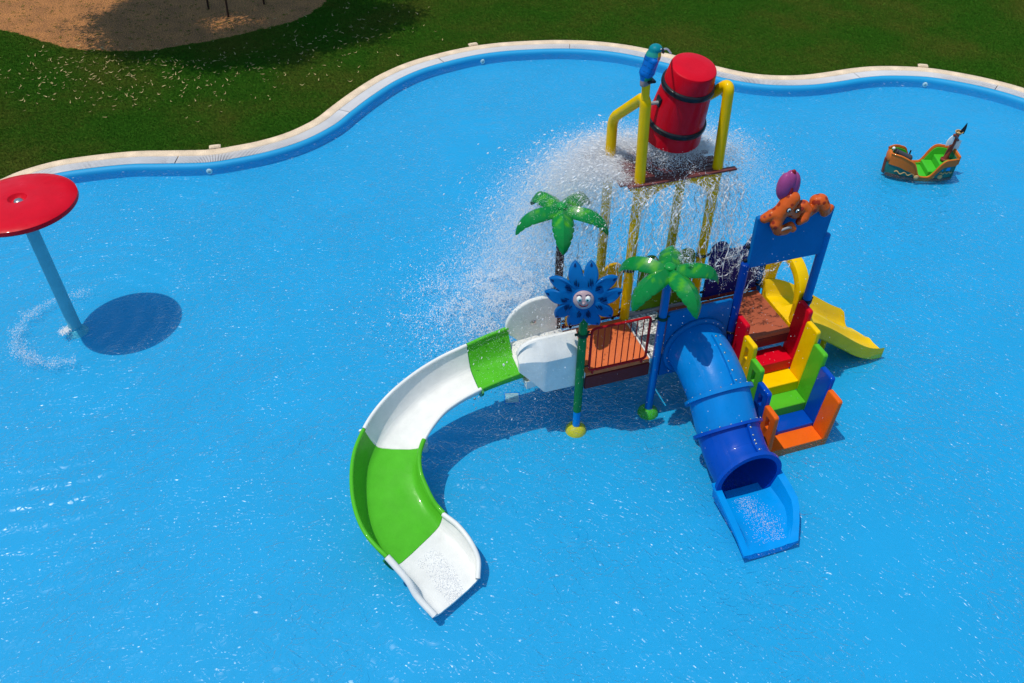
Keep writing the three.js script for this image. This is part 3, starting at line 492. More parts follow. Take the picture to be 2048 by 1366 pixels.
  const loops = CH.map(([z, x0, x1, yr, yf]) => { const q = [[x0, yr], [x0 + 0.1, yr - 0.015], [x0 + 0.13, lerp(yr, yf, 0.45)], [x0 + 0.17, yf + 0.02], [x0 + 0.24, yf], [(x0 + x1) / 2, yf - 0.006], [x1 - 0.24, yf], [x1 - 0.17, yf + 0.02], [x1 - 0.13, lerp(yr, yf, 0.45)], [x1 - 0.1, yr - 0.015], [x1, yr]]; const lo = [[x0, yr - 0.05], [x0 + 0.03, yr - 0.06], [x0 + 0.06, yf - 0.05], [x0 + 0.1, yf - 0.1], [x0 + 0.2, yf - 0.12], [(x0 + x1) / 2, yf - 0.12], [x1 - 0.2, yf - 0.12], [x1 - 0.1, yf - 0.1], [x1 - 0.06, yf - 0.05], [x1 - 0.03, yr - 0.06], [x1, yr - 0.05]]; return [...q, ...lo.reverse()].map(([x, y]) => V(x, y, z)); });
  mesh('exit_chute', loft(loops, true, 0.6), M.blueLight, s);
}
// ---------------------------------------------------------------- coloured stairs
{
  const s = thing('staircase', 'stairs of red, yellow, green, blue and orange steps with tall side panels', 'stairs', 3.08, 0, 0.0);
  const cols = [['red', M.red], ['yellow', M.yellow], ['green', M.green], ['blue', M.blueDeep], ['orange', M.orange]];
  cols.forEach(([nm, mat], i) => {
    const top = [1.66, 1.48, 1.26, 1.04, 0.82][i], tread = [0.71, 0.49, 0.29, 0.11, 0.036][i], z1 = 0.31 + 0.288 * i, z0 = z1 - 0.30 + (i ? 0 : -0.02), low = Math.max(FLOOR, tread - 0.2);
    const st = mesh('step', [boxAt(-0.45, 0.45, tread - 0.21, tread, z0 - 0.03, z1 - 0.004, 0.02)], mat, s); st.userData.label = `${nm} step`;
    for (const sd of [-1, 1]) {
      const sh = new THREE.Shape(), w = z1 - z0; // (z, y)
      sh.moveTo(0, low); sh.lineTo(0, top - 0.05); sh.quadraticCurveTo(0, top, 0.05, top); sh.lineTo(w - 0.05, top); sh.quadraticCurveTo(w, top, w, top - 0.05); sh.lineTo(w, low); sh.lineTo(0, low);
      if (sd < 0 && i) { const h = new THREE.Path(); const y1 = top - 0.11, y0 = top - 0.37; h.moveTo(0.08, y0 + 0.05); h.lineTo(0.08, y1 - 0.05); h.quadraticCurveTo(0.08, y1, 0.12, y1); h.lineTo(w - 0.12, y1); h.quadraticCurveTo(w - 0.08, y1, w - 0.08, y1 - 0.05); h.lineTo(w - 0.08, y0 + 0.05); h.quadraticCurveTo(w - 0.08, y0, w - 0.12, y0); h.lineTo(0.12, y0); h.quadraticCurveTo(0.08, y0, 0.08, y0 + 0.05); sh.holes.push(h); }
      const g = extrude(sh, 0.105, 0.024, 10).rotateY(-Math.PI / 2); // z of the shape's x, thickness along -x
      const q = g.attributes.position; for (let k = 0; k < q.count; k++) { const y = q.getY(k), t = (y - tread) / (top - tread); q.setX(k, q.getX(k) * (1 - 0.22 * clamp(t, 0, 1)) + sd * 0.045 * clamp(t, 0, 1)); }
      g.computeVertexNormals();
      mesh('side_panel', toCreasedNormals(g.translate(sd > 0 ? 0.545 : -0.445, 0, z0), 0.7), mat, st);
    }
  });
}
// ---------------------------------------------------------------- yellow double slide with arch
{
  const s = thing('yellow_slide', 'short wavy yellow double slide with an arch at its top', 'slide', 3.62, 0, -0.45);
  const N = 22, loops = [];
  for (let k = 0; k <= N; k++) {
    const u = k / N, fl = 1.09 - 0.02 * u - 0.97 * (u * u * (3 - 2 * u)) * (0.9 + 0.1 * u) - 0.05 * u, x0 = 2.0 * u, q = [], J = 28, end = sstep(u, 0.8, 1);
    const zb = lerp(-0.50, -0.36, sstep(u, 0.05, 0.5)) + 0.16 * end, zf = lerp(0.50, 0.545, sstep(u, 0, 0.4)) - 0.03 * end;
    for (let j = 0; j <= J; j++) {
      const v = j / J, rb = 0.20 * (1 - sstep(u, 0.86, 0.9)) + 0.06 * (1 - end), rf = 0.10 + 0.06 * (1 - u);
      const hump = sstep(u, 0.03, 0.14), cr = 0.11 * hump * (1 - 0.7 * end);
      const y = fl + rb * Math.pow(1 - sstep(v, 0, 0.16), 1.6) + rf * Math.pow(sstep(v, 0.86, 1), 1.6) + cr * Math.exp(-Math.pow((v - 0.5) / 0.09, 2));
      q.push(V(x0 - 0.16 * end * (1 - v) * (1 - v) , y, lerp(zb, zf, v)));
    }
    const lo = []; for (let j = J; j >= 0; j--) { const p = q[j]; lo.push(V(p.x, Math.max(FLOOR + 0.01, fl - 0.17 - (j === 0 || j === J ? -0.05 : 0)), p.z)); }
    loops.push([...q, ...lo]);
  }
  mesh('chute', loft(loops, true, 0.9), M.yellow, s);
  const A = []; for (let k = 0; k <= 24; k++) { const t = k / 24 * Math.PI; A.push(V(0.12, 1.12 + 0.90 * Math.pow(Math.sin(t), 0.75), -0.12 - 0.46 * Math.cos(t) * (1 + 0.1 * Math.sin(t)))); }
  const arch = []; A.forEach((p, k) => { const d = (A[Math.min(k + 1, 24)].clone().sub(A[Math.max(k - 1, 0)])).normalize(), n = V(0, d.z, -d.y), f = (x, r) => V(p.x + x, p.y - n.y * r, p.z - n.z * r); arch.push([f(-0.09, 0.07), f(-0.11, 0), f(-0.09, -0.07), f(0.0, -0.10), f(0.09, -0.07), f(0.11, 0), f(0.09, 0.07), f(0, 0.075)]); });
  mesh('entry_arch', loft(arch, true, 0.9), M.yellow, s);
  mesh('leg', cyl(V(1.1, FLOOR, 0.05), V(1.1, 0.45, 0.05), 0.05), M.yellow, s);
  for (const z of [-0.52, 0.44]) mesh('entry_cheek', [box(0.16, 0.30, 0.06, 0.10, 1.18, z, 0.028)], M.yellow, s);
}
// ---------------------------------------------------------------- tower of the tipping bucket
{
  const s = thing('bucket_tower', 'yellow pipe tower carrying a plank platform under the tipping bucket', 'tower', 1.75, FLOOR, -1.42);
  const P = [[-0.59, 0.39], [0.64, 0.38]], B = [[-0.72, -0.38], [0.52, -0.38]], r = 0.076, Y = 3.6 - FLOOR;
  for (const k of [0, 1]) {
    const f = P[k], b = B[k], up = (p, y, dx = 0, dz = 0) => V(p[0] + dx, y, p[1] + dz);
    mesh('post', cyl(up(f, 0), up(f, Y, 0), r, r, 24), M.pipeYellow, s); mesh('post', cyl(up(b, 0), up(b, Y), r, r, 24), M.pipeYellow, s);
    mesh('hoop_pipe', bentPipe([up(f, Y), up(f, 4.92 - FLOOR, -0.05), up(b, 4.24 - FLOOR, -0.01), up(b, Y)], r, 0.16, 22), M.pipeYellow, s);
    for (const p of [f, b]) mesh('foot', lathe([[0, 0.13], [0.09, 0.12], [0.15, 0.05], [0.165, 0]], 30).translate(p[0], 0, p[1]), M.pipeYellow, s);
    mesh('collar', plain(collar(2.2, 0.085, 0.06).translate(f[0], 0, f[1])), M.collar, s);
    // gusset under the platform
    const g = new THREE.Shape(), d = k ? -1 : 1; g.moveTo(0, -0.06); g.lineTo(0, -0.52); g.quadraticCurveTo(d * 0.10, -0.20, d * 0.42, -0.14); g.lineTo(d * 0.46, -0.06); g.lineTo(0, -0.06);
    mesh('gusset', extrude(g, 0.05, 0.01, 10).translate(f[0] + d * 0.05, Y, f[1] - 0.025), M.pipeYellow, s);
  }
  mesh('parrot_perch', cyl(V(-0.65, 4.88 - FLOOR, 0.39), V(-0.66, 5.16 - FLOOR, 0.39), 0.055, 0.055, 22), M.pipeYellow, s);
  mesh('gusset_plate', box(0.05, 0.16, 0.12, -0.64, 4.78 - FLOOR, 0.30, 0.01), M.steel, s);
  mesh('beam', boxAt(-0.72, 0.72, Y - 0.13, Y - 0.04, 0.33, 0.41), M.pipeYellow, s); mesh('beam', boxAt(-0.8, 0.62, Y - 0.13, Y - 0.04, -0.42, -0.34), M.pipeYellow, s);
  for (const x of [-0.62, 0.55]) mesh('beam', boxAt(x - 0.04, x + 0.04, Y - 0.122, Y - 0.044, -0.34, 0.33), M.pipeYellow, s);
  const rnd = rngOf(17);
  for (let i = 0; i < 11; i++) {
    const z = 0.46 - i * 0.094, skew = i === 0 || i === 10 ? 0 : 0, l = i === 0 ? -0.80 : i === 10 ? -1.08 : -0.84 + 0.14 * (rnd() - 0.5) - 0.008 * i, rr = i === 0 ? 0.90 : 0.66 + 0.2 * (rnd() - 0.3);
    const g = boxAt(l, rr, -0.018, 0.018, -0.041, 0.041, 0.01).rotateY((rnd() - 0.5) * 0.05).rotateX((rnd() - 0.5) * 0.12).translate(0, Y + 0.012 * (rnd() - 0.3), z);
    mesh('plank', g, M.planks[i % 3], s);
  }
}
// ---------------------------------------------------------------- the tipping bucket
{
  const b = thing('tipping_bucket', 'red barrel bucket with black hoops tipped upside down', 'bucket', 1.87, 4.58, -1.40);
  const rot = new THREE.Matrix4().makeRotationX(0.24).multiply(new THREE.Matrix4().makeRotationZ(-0.05));
  const R = (y) => lerp(0.435, 0.315, (y + 0.6) / 1.15), ap = (g) => plain(g).applyMatrix4(rot);
  mesh('barrel', ap(toCreasedNormals(lathe([[0.0, 0.55], [0.15, 0.553], [0.29, 0.55], [0.308, 0.54], [R(0.52), 0.515], [R(0.3), 0.3], [R(0), 0], [R(-0.3), -0.3], [R(-0.59), -0.59], [R(-0.6) - 0.008, -0.6], [R(-0.6) - 0.03, -0.59], [R(0.4) - 0.03, 0.4], [0, 0.45]], 64), 0.5)), M.red, b);
  for (const y of [0.27, -0.33]) mesh('hoop', ap(lathe([[R(y + 0.035) - 0.005, y + 0.042], [R(y) + 0.022, y + 0.034], [R(y) + 0.028, y + 0.02], [R(y) + 0.03, y - 0.02], [R(y) + 0.026, y - 0.036], [R(y) + 0.0, y - 0.042]], 64)), M.black, b);
  for (const sd of [-1, 1]) {
    mesh('axle', cyl(V(sd * 0.36, 0.02, 0.02), V(sd * 0.68, 0.04, 0.02), 0.026), M.grey, b);
    mesh('axle_plate', ap(box(0.03, 0.14, 0.12, sd * (R(0.02) + 0.004), 0.02, 0, 0.01)), M.black, b);
    mesh('bearing', cyl(V(sd * 0.60, 0.04, 0.02), V(sd * 0.64, 0.04, 0.02), 0.075), M.steel, b);
    mesh('hanger', [boxAt(sd * 0.625 - 0.012, sd * 0.625 + 0.012, -0.02, 0.16, -0.06, 0.1, 0.006)], M.black, b);
  }
}
// ---------------------------------------------------------------- parrot
{
  const p = thing('parrot_figure', 'blue and teal parrot figure perched on the yellow frame', 'parrot', 1.09, 5.12, -1.03);
  const f = (x, y, z) => { let d = capsule(x, y, z, [0.0, 0.16, 0.0], [0.045, 0.36, 0.0], 0.085, 0.082); d = smin(d, capsule(x, y, z, [0.055, 0.44, 0.0], [0.07, 0.49, 0.0], 0.066, 0.074), 0.08); d = smin(d, capsule(x, y, z, [-0.015, 0.14, 0.01], [-0.055, -0.02, 0.03], 0.06, 0.035), 0.06); for (const s of [-1, 1]) d = smin(d, capsule(x, y, z, [0.03, 0.35, s * 0.07], [-0.04, 0.08, s * 0.07], 0.045, 0.018), 0.02); d = smin(d, capsule(x, y, z, [0.0, 0.05, 0.0], [0, -0.02, 0.0], 0.055, 0.05), 0.04); return d; };
  const g = paint(sdfBody(V(-0.16, -0.1, -0.16), V(0.2, 0.6, 0.18), 56, f), (x, y, z) => y > 0.47 ? [0.0, 0.22, 0.28] : y > 0.41 ? (x > 0.07 ? [0.7, 0.45, 0.02] : [0.02, 0.3, 0.25]) : y > 0.35 && x > 0.06 ? [0.6, 0.16, 0.14] : y < 0.04 ? [0.28, 0.22, 0.24] : y < 0.1 && x > -0.06 ? [0.01, 0.25, 0.14] : Math.abs(Math.sin(y * 38 + x * 20)) < 0.16 ? [0.0, 0.06, 0.25] : [0.0, 0.14, 0.55]);
  p.scale.set(1.15, 0.86, 1.15);
  mesh('body', g, M.painted, p);
  mesh('beak', [capsuleMesh(V(0.13, 0.48, 0.01), V(0.165, 0.42, 0.01), 0.032, 0.012)], M.black, p);
  for (const s of [-1, 1]) { const e = mesh('eye', ball(0.10, 0.505, s * 0.055, 0.018, 0.018, 0.012, 12), M.eyeWhite, p); mesh('pupil', ball(0.105, 0.505, s * 0.064, 0.009, 0.009, 0.006, 10), M.black, e); }
  mesh('feet', [box(0.1, 0.04, 0.13, 0.03, 0.03, 0.03, 0.015)], M.black, p);
}
function capsuleMesh(a, b, ra, rb) { return merged([cyl(a, b, ra, rb, 14), ball(a.x, a.y, a.z, ra, ra, ra, 14), ball(b.x, b.y, b.z, rb, rb, rb, 12)]); }
// ---------------------------------------------------------------- sign board and octopus
{
  const s = thing('sign_board', 'large plain blue board held high between two blue posts', 'board', 3.10, 2.54, 0.03);
  const sh = new THREE.Shape(); sh.moveTo(-0.60, 0.0); sh.lineTo(0.60, 0.0); sh.lineTo(0.62, 0.80); sh.quadraticCurveTo(0.62, 0.83, 0.58, 0.83); sh.lineTo(-0.58, 0.87); sh.quadraticCurveTo(-0.62, 0.87, -0.62, 0.83); sh.lineTo(-0.60, 0.0);
  mesh('board', extrude(sh, 0.07, 0.012).translate(0, 0, -0.06), M.panelBlue, s);
  for (const x of [-0.6, 0.6]) for (const y of [0.1, 0.34]) mesh('bracket', box(0.1, 0.04, 0.05, x, y, -0.06), M.black, s);
}
{
  const o = thing('octopus_figure', 'orange spotted octopus figure lying over the top of the blue board', 'octopus', 3.10, 3.35, 0.03); o.scale.setScalar(0.87);
  const chain = (pts) => (x, y, z) => { let d = 9; for (let i = 0; i < pts.length - 1; i++) d = Math.min(d, capsule(x, y, z, pts[i], pts[i + 1], pts[i][3], pts[i + 1][3])); return d; };
  const parts = [chain([[-0.22, 0.36, 0.05, 0.125], [-0.30, 0.26, 0.08, 0.12], [-0.40, 0.14, 0.08, 0.10]]), chain([[-0.40, 0.14, 0.06, 0.09], [-0.50, 0.11, 0.04, 0.075], [-0.60, 0.05, 0.02, 0.06]]),
    chain([[-0.40, 0.10, 0.10, 0.08], [-0.45, -0.02, 0.13, 0.075], [-0.38, -0.14, 0.14, 0.075], [-0.26, -0.16, 0.14, 0.065], [-0.18, -0.10, 0.15, 0.06], [-0.14, -0.14, 0.17, 0.045]]),
    chain([[-0.24, 0.18, 0.08, 0.09], [-0.10, 0.08, 0.08, 0.07], [-0.03, 0.14, 0.06, 0.075], [0.05, 0.17, 0.04, 0.085], [0.11, 0.10, 0.08, 0.08], [0.06, 0.0, 0.13, 0.065], [-0.02, -0.05, 0.14, 0.045]]),
    chain([[0.11, 0.08, 0.04, 0.06], [0.20, 0.02, 0.04, 0.06], [0.27, 0.08, 0.03, 0.075], [0.31, 0.19, 0.02, 0.10], [0.36, 0.20, 0.04, 0.105], [0.42, 0.11, 0.08, 0.09], [0.46, 0.0, 0.09, 0.06], [0.54, -0.01, 0.06, 0.05], [0.585, 0.04, 0.05, 0.04]])];
  const f = (x, y, z) => { let d = 9; for (const q of parts) d = smin(d, q(x, y, z), 0.03); return d - 0.016; };
  const r = rngOf(3), spots = [...Array(90)].map(() => [(r() - 0.5) * 1.4, r() * 0.75 - 0.25, r() * 0.4 - 0.1, 0.022 + 0.02 * r()]);
  const skin = sdfBody(V(-0.76, -0.3, -0.16), V(0.72, 0.56, 0.34), 84, f); spots.forEach((s) => { const k = Math.floor(r() * skin.attributes.position.count); s[0] = skin.attributes.position.getX(k); s[1] = skin.attributes.position.getY(k); s[2] = skin.attributes.position.getZ(k); });
  const g = paint(skin, (x, y, z) => { for (const s of spots) if (Math.hypot(x - s[0], y - s[1], z - s[2]) < s[3]) return [0.30, 0.03, 0.012]; return [0.62, 0.10, 0.014]; });
  mesh('body', g, M.painted, o);
  for (const [x, y, z] of [[-0.33, 0.27, 0.207], [-0.15, 0.21, 0.185]]) { const e = mesh('eye', ball(x, y, z, 0.034, 0.036, 0.02, 18), M.eyeWhite, o); mesh('eye_ring', new THREE.TorusGeometry(0.036, 0.009, 8, 24).translate(x, y, z), M.black, e); mesh('pupil', ball(x, y - 0.006, z + 0.019, 0.018, 0.02, 0.008, 12), M.black, e); }
  mesh('sucker_band', [pipe([V(-0.43, -0.12, 0.20), V(-0.34, -0.08, 0.215), V(-0.24, -0.07, 0.21), V(-0.18, -0.10, 0.20)], 0.02, 8, 6)], M.grey, o);
  const cap = mesh('mantle', merged([ball(-0.325, 0.55, -0.04, 0.125, 0.24, 0.12, 28), ball(-0.195, 0.55, -0.04, 0.125, 0.24, 0.12, 28), ball(-0.26, 0.62, -0.03, 0.10, 0.21, 0.11, 28)]), M.purple, o); cap.userData.label = 'purple ribbed mantle';
  mesh('mantle_ridge', [capsuleMesh(V(-0.275, 0.42, 0.075), V(-0.245, 0.82, -0.01), 0.04, 0.034)], M.purpleRed, cap);
}

// ---------------------------------------------------------------- mushroom shower
{
  const m = worldThing('mushroom_shower', 'large red disc shower on a pale blue pole', 'shower', -7.80, FLOOR, -11.50);
  const Y = 2.66 - FLOOR;
  mesh('pole', [new THREE.CylinderGeometry(0.10, 0.105, Y - 0.12, 32, 1, true).translate(0, (Y - 0.12) / 2, 0)], M.pole, m);
  mesh('foot', lathe([[0.105, 0.10], [0.13, 0.09], [0.17, 0.04], [0.19, 0.0]], 36), M.pole, m);
  const cap = mesh('disc', toCreasedNormals(lathe([[0.0, Y - 0.02], [0.10, Y - 0.02], [0.13, Y + 0.005], [0.145, Y + 0.03], [0.17, Y + 0.035], [0.40, Y + 0.025], [0.70, Y + 0.0], [0.83, Y - 0.022], [0.868, Y - 0.045], [0.872, Y - 0.10], [0.86, Y - 0.125], [0.80, Y - 0.13], [0.3, Y - 0.10], [0, Y - 0.10]], 96), 0.5), M.red, m);
  mesh('nozzle', lathe([[0, Y + 0.005], [0.05, Y + 0.004], [0.06, Y - 0.01], [0.075, Y - 0.02]], 24), M.steel, cap);
}
// ---------------------------------------------------------------- pirate ship rocker
{
  const b = worldThing('pirate_ship_ride', 'small green and orange pirate ship ride with a brown mast', 'ride', 9.12, FLOOR, -16.83, -0.06); b.scale.setScalar(0.94);
  const st = []; const N = 24;
  // along x: bow at -0.78, stern at 0.72
  const hw = (u) => 0.41 * Math.pow(Math.sin(Math.PI * clamp(0.04 + u * 0.80, 0, 1)), 0.55), sheer = (u) => 0.66 - 0.02 * u - 0.36 * Math.exp(-Math.pow((u - 0.53) / 0.16, 4)) - 0.10 * sstep(u, 0.1, 0.35) + 0.10 * sstep(u, 0.7, 0.82);
  const X = (u) => -0.78 + 1.5 * u;
  function shell(y0, y1, inset, th) { // side band between two heights given as functions
    const loops = []; for (let k = 0; k <= N; k++) { const u = k / N; loops.push(u); }
    const out = []; for (const sd of [-1, 1]) { const ls = loops.map((u) => { const w = hw(u) - inset, a = y0(u), c = y1(u), q = (t, o) => V(X(u), lerp(a, c, t), sd * (w * (0.80 + 0.20 * Math.pow(Math.max(lerp(a, c, t), 0.02) / 0.6, 0.6)) + o)); return [q(0, 0), q(0.33, 0), q(0.66, 0), q(1, 0), q(1, -th), q(0.66, -th), q(0.33, -th), q(0, -th)]; }); out.push(loft(ls)); }
    return out;
  }
  mesh('hull', [...shell(() => 0.12, (u) => Math.max(0.14, sheer(u) - 0.16), 0, 0.03), boxAt(0.68, 0.72, 0.12, 0.64, -0.28, 0.28), ball(-0.74, 0.30, 0, 0.07, 0.25, 0.14, 18)], M.boatTeal, b);
  mesh('upper_strake', [...shell((u) => Math.max(0.09, sheer(u) - 0.17 - 0.10 * (1 - sstep(u, 0.25, 0.45))), (u) => sheer(u), -0.02, 0.05), boxAt(0.69, 0.745, 0.5, 0.72, -0.3, 0.3)], M.boatOrange, b);
  mesh('lower_strake', shell(() => 0.08, () => 0.155, -0.015, 0.05), M.brown, b);
  const rimL = []; for (const sd of [-1, 1]) { const p = []; for (let k = 0; k <= N; k++) { const u = k / N; p.push(V(X(u), sheer(u) + 0.005, sd * (hw(u) * (0.8 + 0.2 * Math.pow(sheer(u) / 0.6, 0.6)) + 0.01))); } mesh('gunwale', pipe(p, 0.022, 8, 2), M.boatOrange, b); }
  mesh('inner_floor', [boxAt(-0.36, 0.66, 0.12, 0.17, -0.27, 0.27), boxAt(-0.6, -0.365, 0.12, 0.168, -0.14, 0.14)], M.boatGreen, b);
  mesh('inner_wall', shell(() => 0.16, (u) => Math.max(0.18, sheer(u) - 0.02), 0.052, 0.02), M.boatGreen, b);
  mesh('seat', [boxAt(0.12, 0.36, 0.17, 0.30, -0.28, 0.28, 0.02), boxAt(0.36, 0.66, 0.17, 0.46, -0.27, 0.27, 0.02)], M.boatGreen, b);
  mesh('bow_deck', [boxAt(-0.58, -0.28, 0.17, 0.40, -0.15, 0.15, 0.03)], M.boatGreen, b);
  mesh('bow_cap', [ball(-0.765, 0.53, 0, 0.065, 0.15, 0.155, 20)], M.boatOrange, b); mesh('stem', [capsuleMesh(V(-0.80, 0.12, 0), V(-0.82, 0.46, 0), 0.045, 0.04)], M.brown, b);
  for (const sd of [-1, 1]) { const q = []; for (let k = 0; k <= 14; k++) { const u = 0.10 + 0.32 * k / 14; q.push(V(X(u), 0.235 + 0.03 * Math.sin(k * 1.3), sd * (hw(u) * 0.925 + 0.006))); } mesh('ornament', pipe(q, 0.013, 6, 3), M.tan, b); const e = []; for (let k = 0; k <= 12; k++) { const u = 0.76 + 0.20 * k / 12; e.push(V(X(u), 0.30 + 0.02 * Math.sin(k * 1.6), sd * (hw(u) * 0.945 + 0.006))); } mesh('ornament', pipe(e, 0.012, 6, 3), M.tan, b); }
  mesh('cannon', [cyl(V(-0.32, 0.50, 0.02), V(-0.62, 0.62, -0.06), 0.075, 0.055), ball(-0.31, 0.5, 0.02, 0.08), lathe([[0.04, 0], [0.066, 0], [0.066, 0.03], [0.04, 0.03]], 20).rotateZ(1.18).translate(-0.6, 0.61, -0.055)], M.gun, b);
  mesh('cannon_carriage', [boxAt(-0.48, -0.26, 0.40, 0.48, -0.07, 0.12, 0.015)], M.black, b);
  mesh('lantern', [ball(-0.70, 0.70, -0.05, 0.035), cyl(V(-0.7, 0.62, -0.05), V(-0.7, 0.7, -0.05), 0.012)], M.eyeWhite, b);
  const mast = mesh('mast', [cyl(V(0.50, 0.46, 0.06), V(0.64, 1.10, -0.06), 0.062, 0.05, 16), lathe([[0.06, 0], [0.095, 0.01], [0.095, 0.06], [0.06, 0.07]], 20).translate(0.50, 0.47, 0.06)], M.brown, b);
  mesh('yard', [capsuleMesh(V(0.50, 1.16, 0.10), V(0.76, 0.88, -0.14), 0.035, 0.03)], M.brown, mast);
  { const sail = new THREE.Shape(); sail.moveTo(-0.02, 0.02); sail.quadraticCurveTo(-0.14, -0.10, -0.10, -0.26); sail.lineTo(0.03, -0.2); sail.lineTo(0.04, 0); const g = extrude(sail, 0.03, 0.008); mesh('sail', g.clone().translate(0.50, 1.12, 0.06), M.white, mast); mesh('sail', g.clone().translate(0.76, 0.92, -0.10), M.white, mast); }
  mesh('crows_nest', [lathe([[0.0, 0], [0.06, 0.0], [0.085, 0.05], [0.09, 0.07], [0.07, 0.06]], 18).translate(0.66, 1.10, -0.07)], M.tan, mast);
  { const fl = new THREE.Shape(); fl.moveTo(0, 0); fl.quadraticCurveTo(0.05, 0.1, 0.10, 0.24); fl.quadraticCurveTo(0.14, 0.1, 0.11, -0.04); fl.lineTo(0, 0); mesh('flag', extrude(fl, 0.03, 0.008).translate(0.66, 1.15, -0.08), M.black, mast); }
  for (const x of [0.22, 0.40]) mesh('porthole', lathe([[0, 0.03], [0.03, 0.03], [0.036, 0.015], [0.05, 0.02], [0.058, 0]], 20).rotateX(Math.PI / 2).translate(x, 0.20, 0.345), M.tan, b);
  mesh('porthole', lathe([[0, 0.03], [0.03, 0.03], [0.036, 0.015], [0.05, 0.02], [0.058, 0]], 20).rotateX(Math.PI / 2).translate(-0.16, 0.20, 0.40), M.tan, b);
  mesh('stern_window', [boxAt(0.30, 0.42, 0.36, 0.45, 0.335, 0.36, 0.01), boxAt(0.46, 0.58, 0.36, 0.45, 0.315, 0.34, 0.01)], M.blueLight, b);
  mesh('handle', [cyl(V(-0.20, 0.3, -0.26), V(-0.18, 0.52, -0.30), 0.018)], M.black, b);
  mesh('spring', [cyl(V(0, 0, 0), V(0, 0.12, 0), 0.14, 0.12)], M.black, b);
}

// ---------------------------------------------------------------- tree beyond the frame's top edge, its stems in view
function tree(label, x, z, stems, cx, cy, cz, rx, ry, rz, seed, clumps) {
  const t = worldThing('shade_tree', label, 'tree', x, 0.13, z), r = rngOf(seed);
  const bark = new THREE.MeshStandardMaterial({ color: new THREE.Color().setRGB(0.12, 0.085, 0.06), roughness: 0.95, map: soilTex });
  const geos = [], tips = [];
  stems.forEach(([sx, sz, lean]) => {
    const top = V(lerp(sx, cx - x, 0.5) + lean, cy - 1.2, lerp(sz, cz - z, 0.5)), pts = [V(sx, -0.1, sz), V(sx + 0.03, 0.9, sz), V(lerp(sx, top.x, 0.25), cy * 0.4, lerp(sz, top.z, 0.2)), top];
    const c = new THREE.CatmullRomCurve3(pts); const n = 12;
    for (let k = 0; k < n; k++) geos.push(cyl(c.getPoint(k / n), c.getPoint((k + 1.05) / n > 1 ? 1 : (k + 1.05) / n), lerp(0.032, 0.024, k / n), lerp(0.032, 0.024, (k + 1) / n), 9));
    for (let k = 0; k < 16; k++) { const from = c.getPoint(0.6 + 0.4 * r()), a = r() * 6.28, q = V(cx - x + Math.cos(a) * rx * (0.4 + 0.5 * r()), cy + (r() - 0.4) * ry, cz - z + Math.sin(a) * rz * (0.4 + 0.5 * r())), mid = from.clone().lerp(q, 0.5).add(V(0, 0.25, 0)); geos.push(pipe([from, mid, q], 0.022, 5, 4)); tips.push(q); }
  });
  mesh('trunk', merged(geos), bark, t);
  const leaf = (() => { const list = [], q = rngOf(seed + 1); for (let i = 0; i < 26; i++) { const g = new THREE.PlaneGeometry(0.035, 0.15, 1, 2); const p = g.attributes.position; for (let k = 0; k < p.count; k++) { const v = p.getY(k) / 0.075; p.setX(k, p.getX(k) * (1 - 0.85 * v * v)); p.setZ(k, 0.02 * v * v); } g.rotateX(q() * 6.28).rotateY(q() * 6.28).rotateZ(q() * 3.1); list.push(g.translate(gauss(q) * 0.16, gauss(q) * 0.14, gauss(q) * 0.16)); } return merged(list.map((g) => { g.computeVertexNormals(); return g; })); })();
  boxUV(leaf);
  const im = new THREE.InstancedMesh(leaf, new THREE.MeshPhysicalMaterial({ color: new THREE.Color().setRGB(0.055, 0.095, 0.03), roughness: 0.8, transmission: 0.25, thickness: 0, side: THREE.DoubleSide }), clumps), mm = new THREE.Matrix4(), e = new THREE.Euler();
  for (let i = 0; i < clumps; i++) { const tp = tips[Math.floor(r() * tips.length)]; const p = V(tp.x + gauss(r) * rx * 0.14, tp.y + gauss(r) * ry * 0.16, tp.z + gauss(r) * rz * 0.14); if (p.y < 3.35 + Math.max(0, (p.z + z + 24) * 0.37)) p.y = 3.5 + r() * 1.5 + Math.max(0, (p.z + z + 24) * 0.37); const s = 0.8 + 0.8 * r(); mm.makeRotationFromEuler(e.set(r() * 6, r() * 6, r() * 6)).scale(V(s, s, s)).setPosition(p); im.setMatrixAt(i, mm); }
  im.name = 'crown'; im.userData.kind = 'stuff'; im.castShadow = im.receiveShadow = true; t.add(im);
}
tree('slender several-stemmed tree shading the bare soil', -8.7, -25.6, [[-0.55, -0.5, -0.3], [0.2, 0.1, 0.0], [1.05, -0.9, 0.5]], -10.2, 6.6, -24.7, 4.3, 2.7, 3.2, 8, 9000);

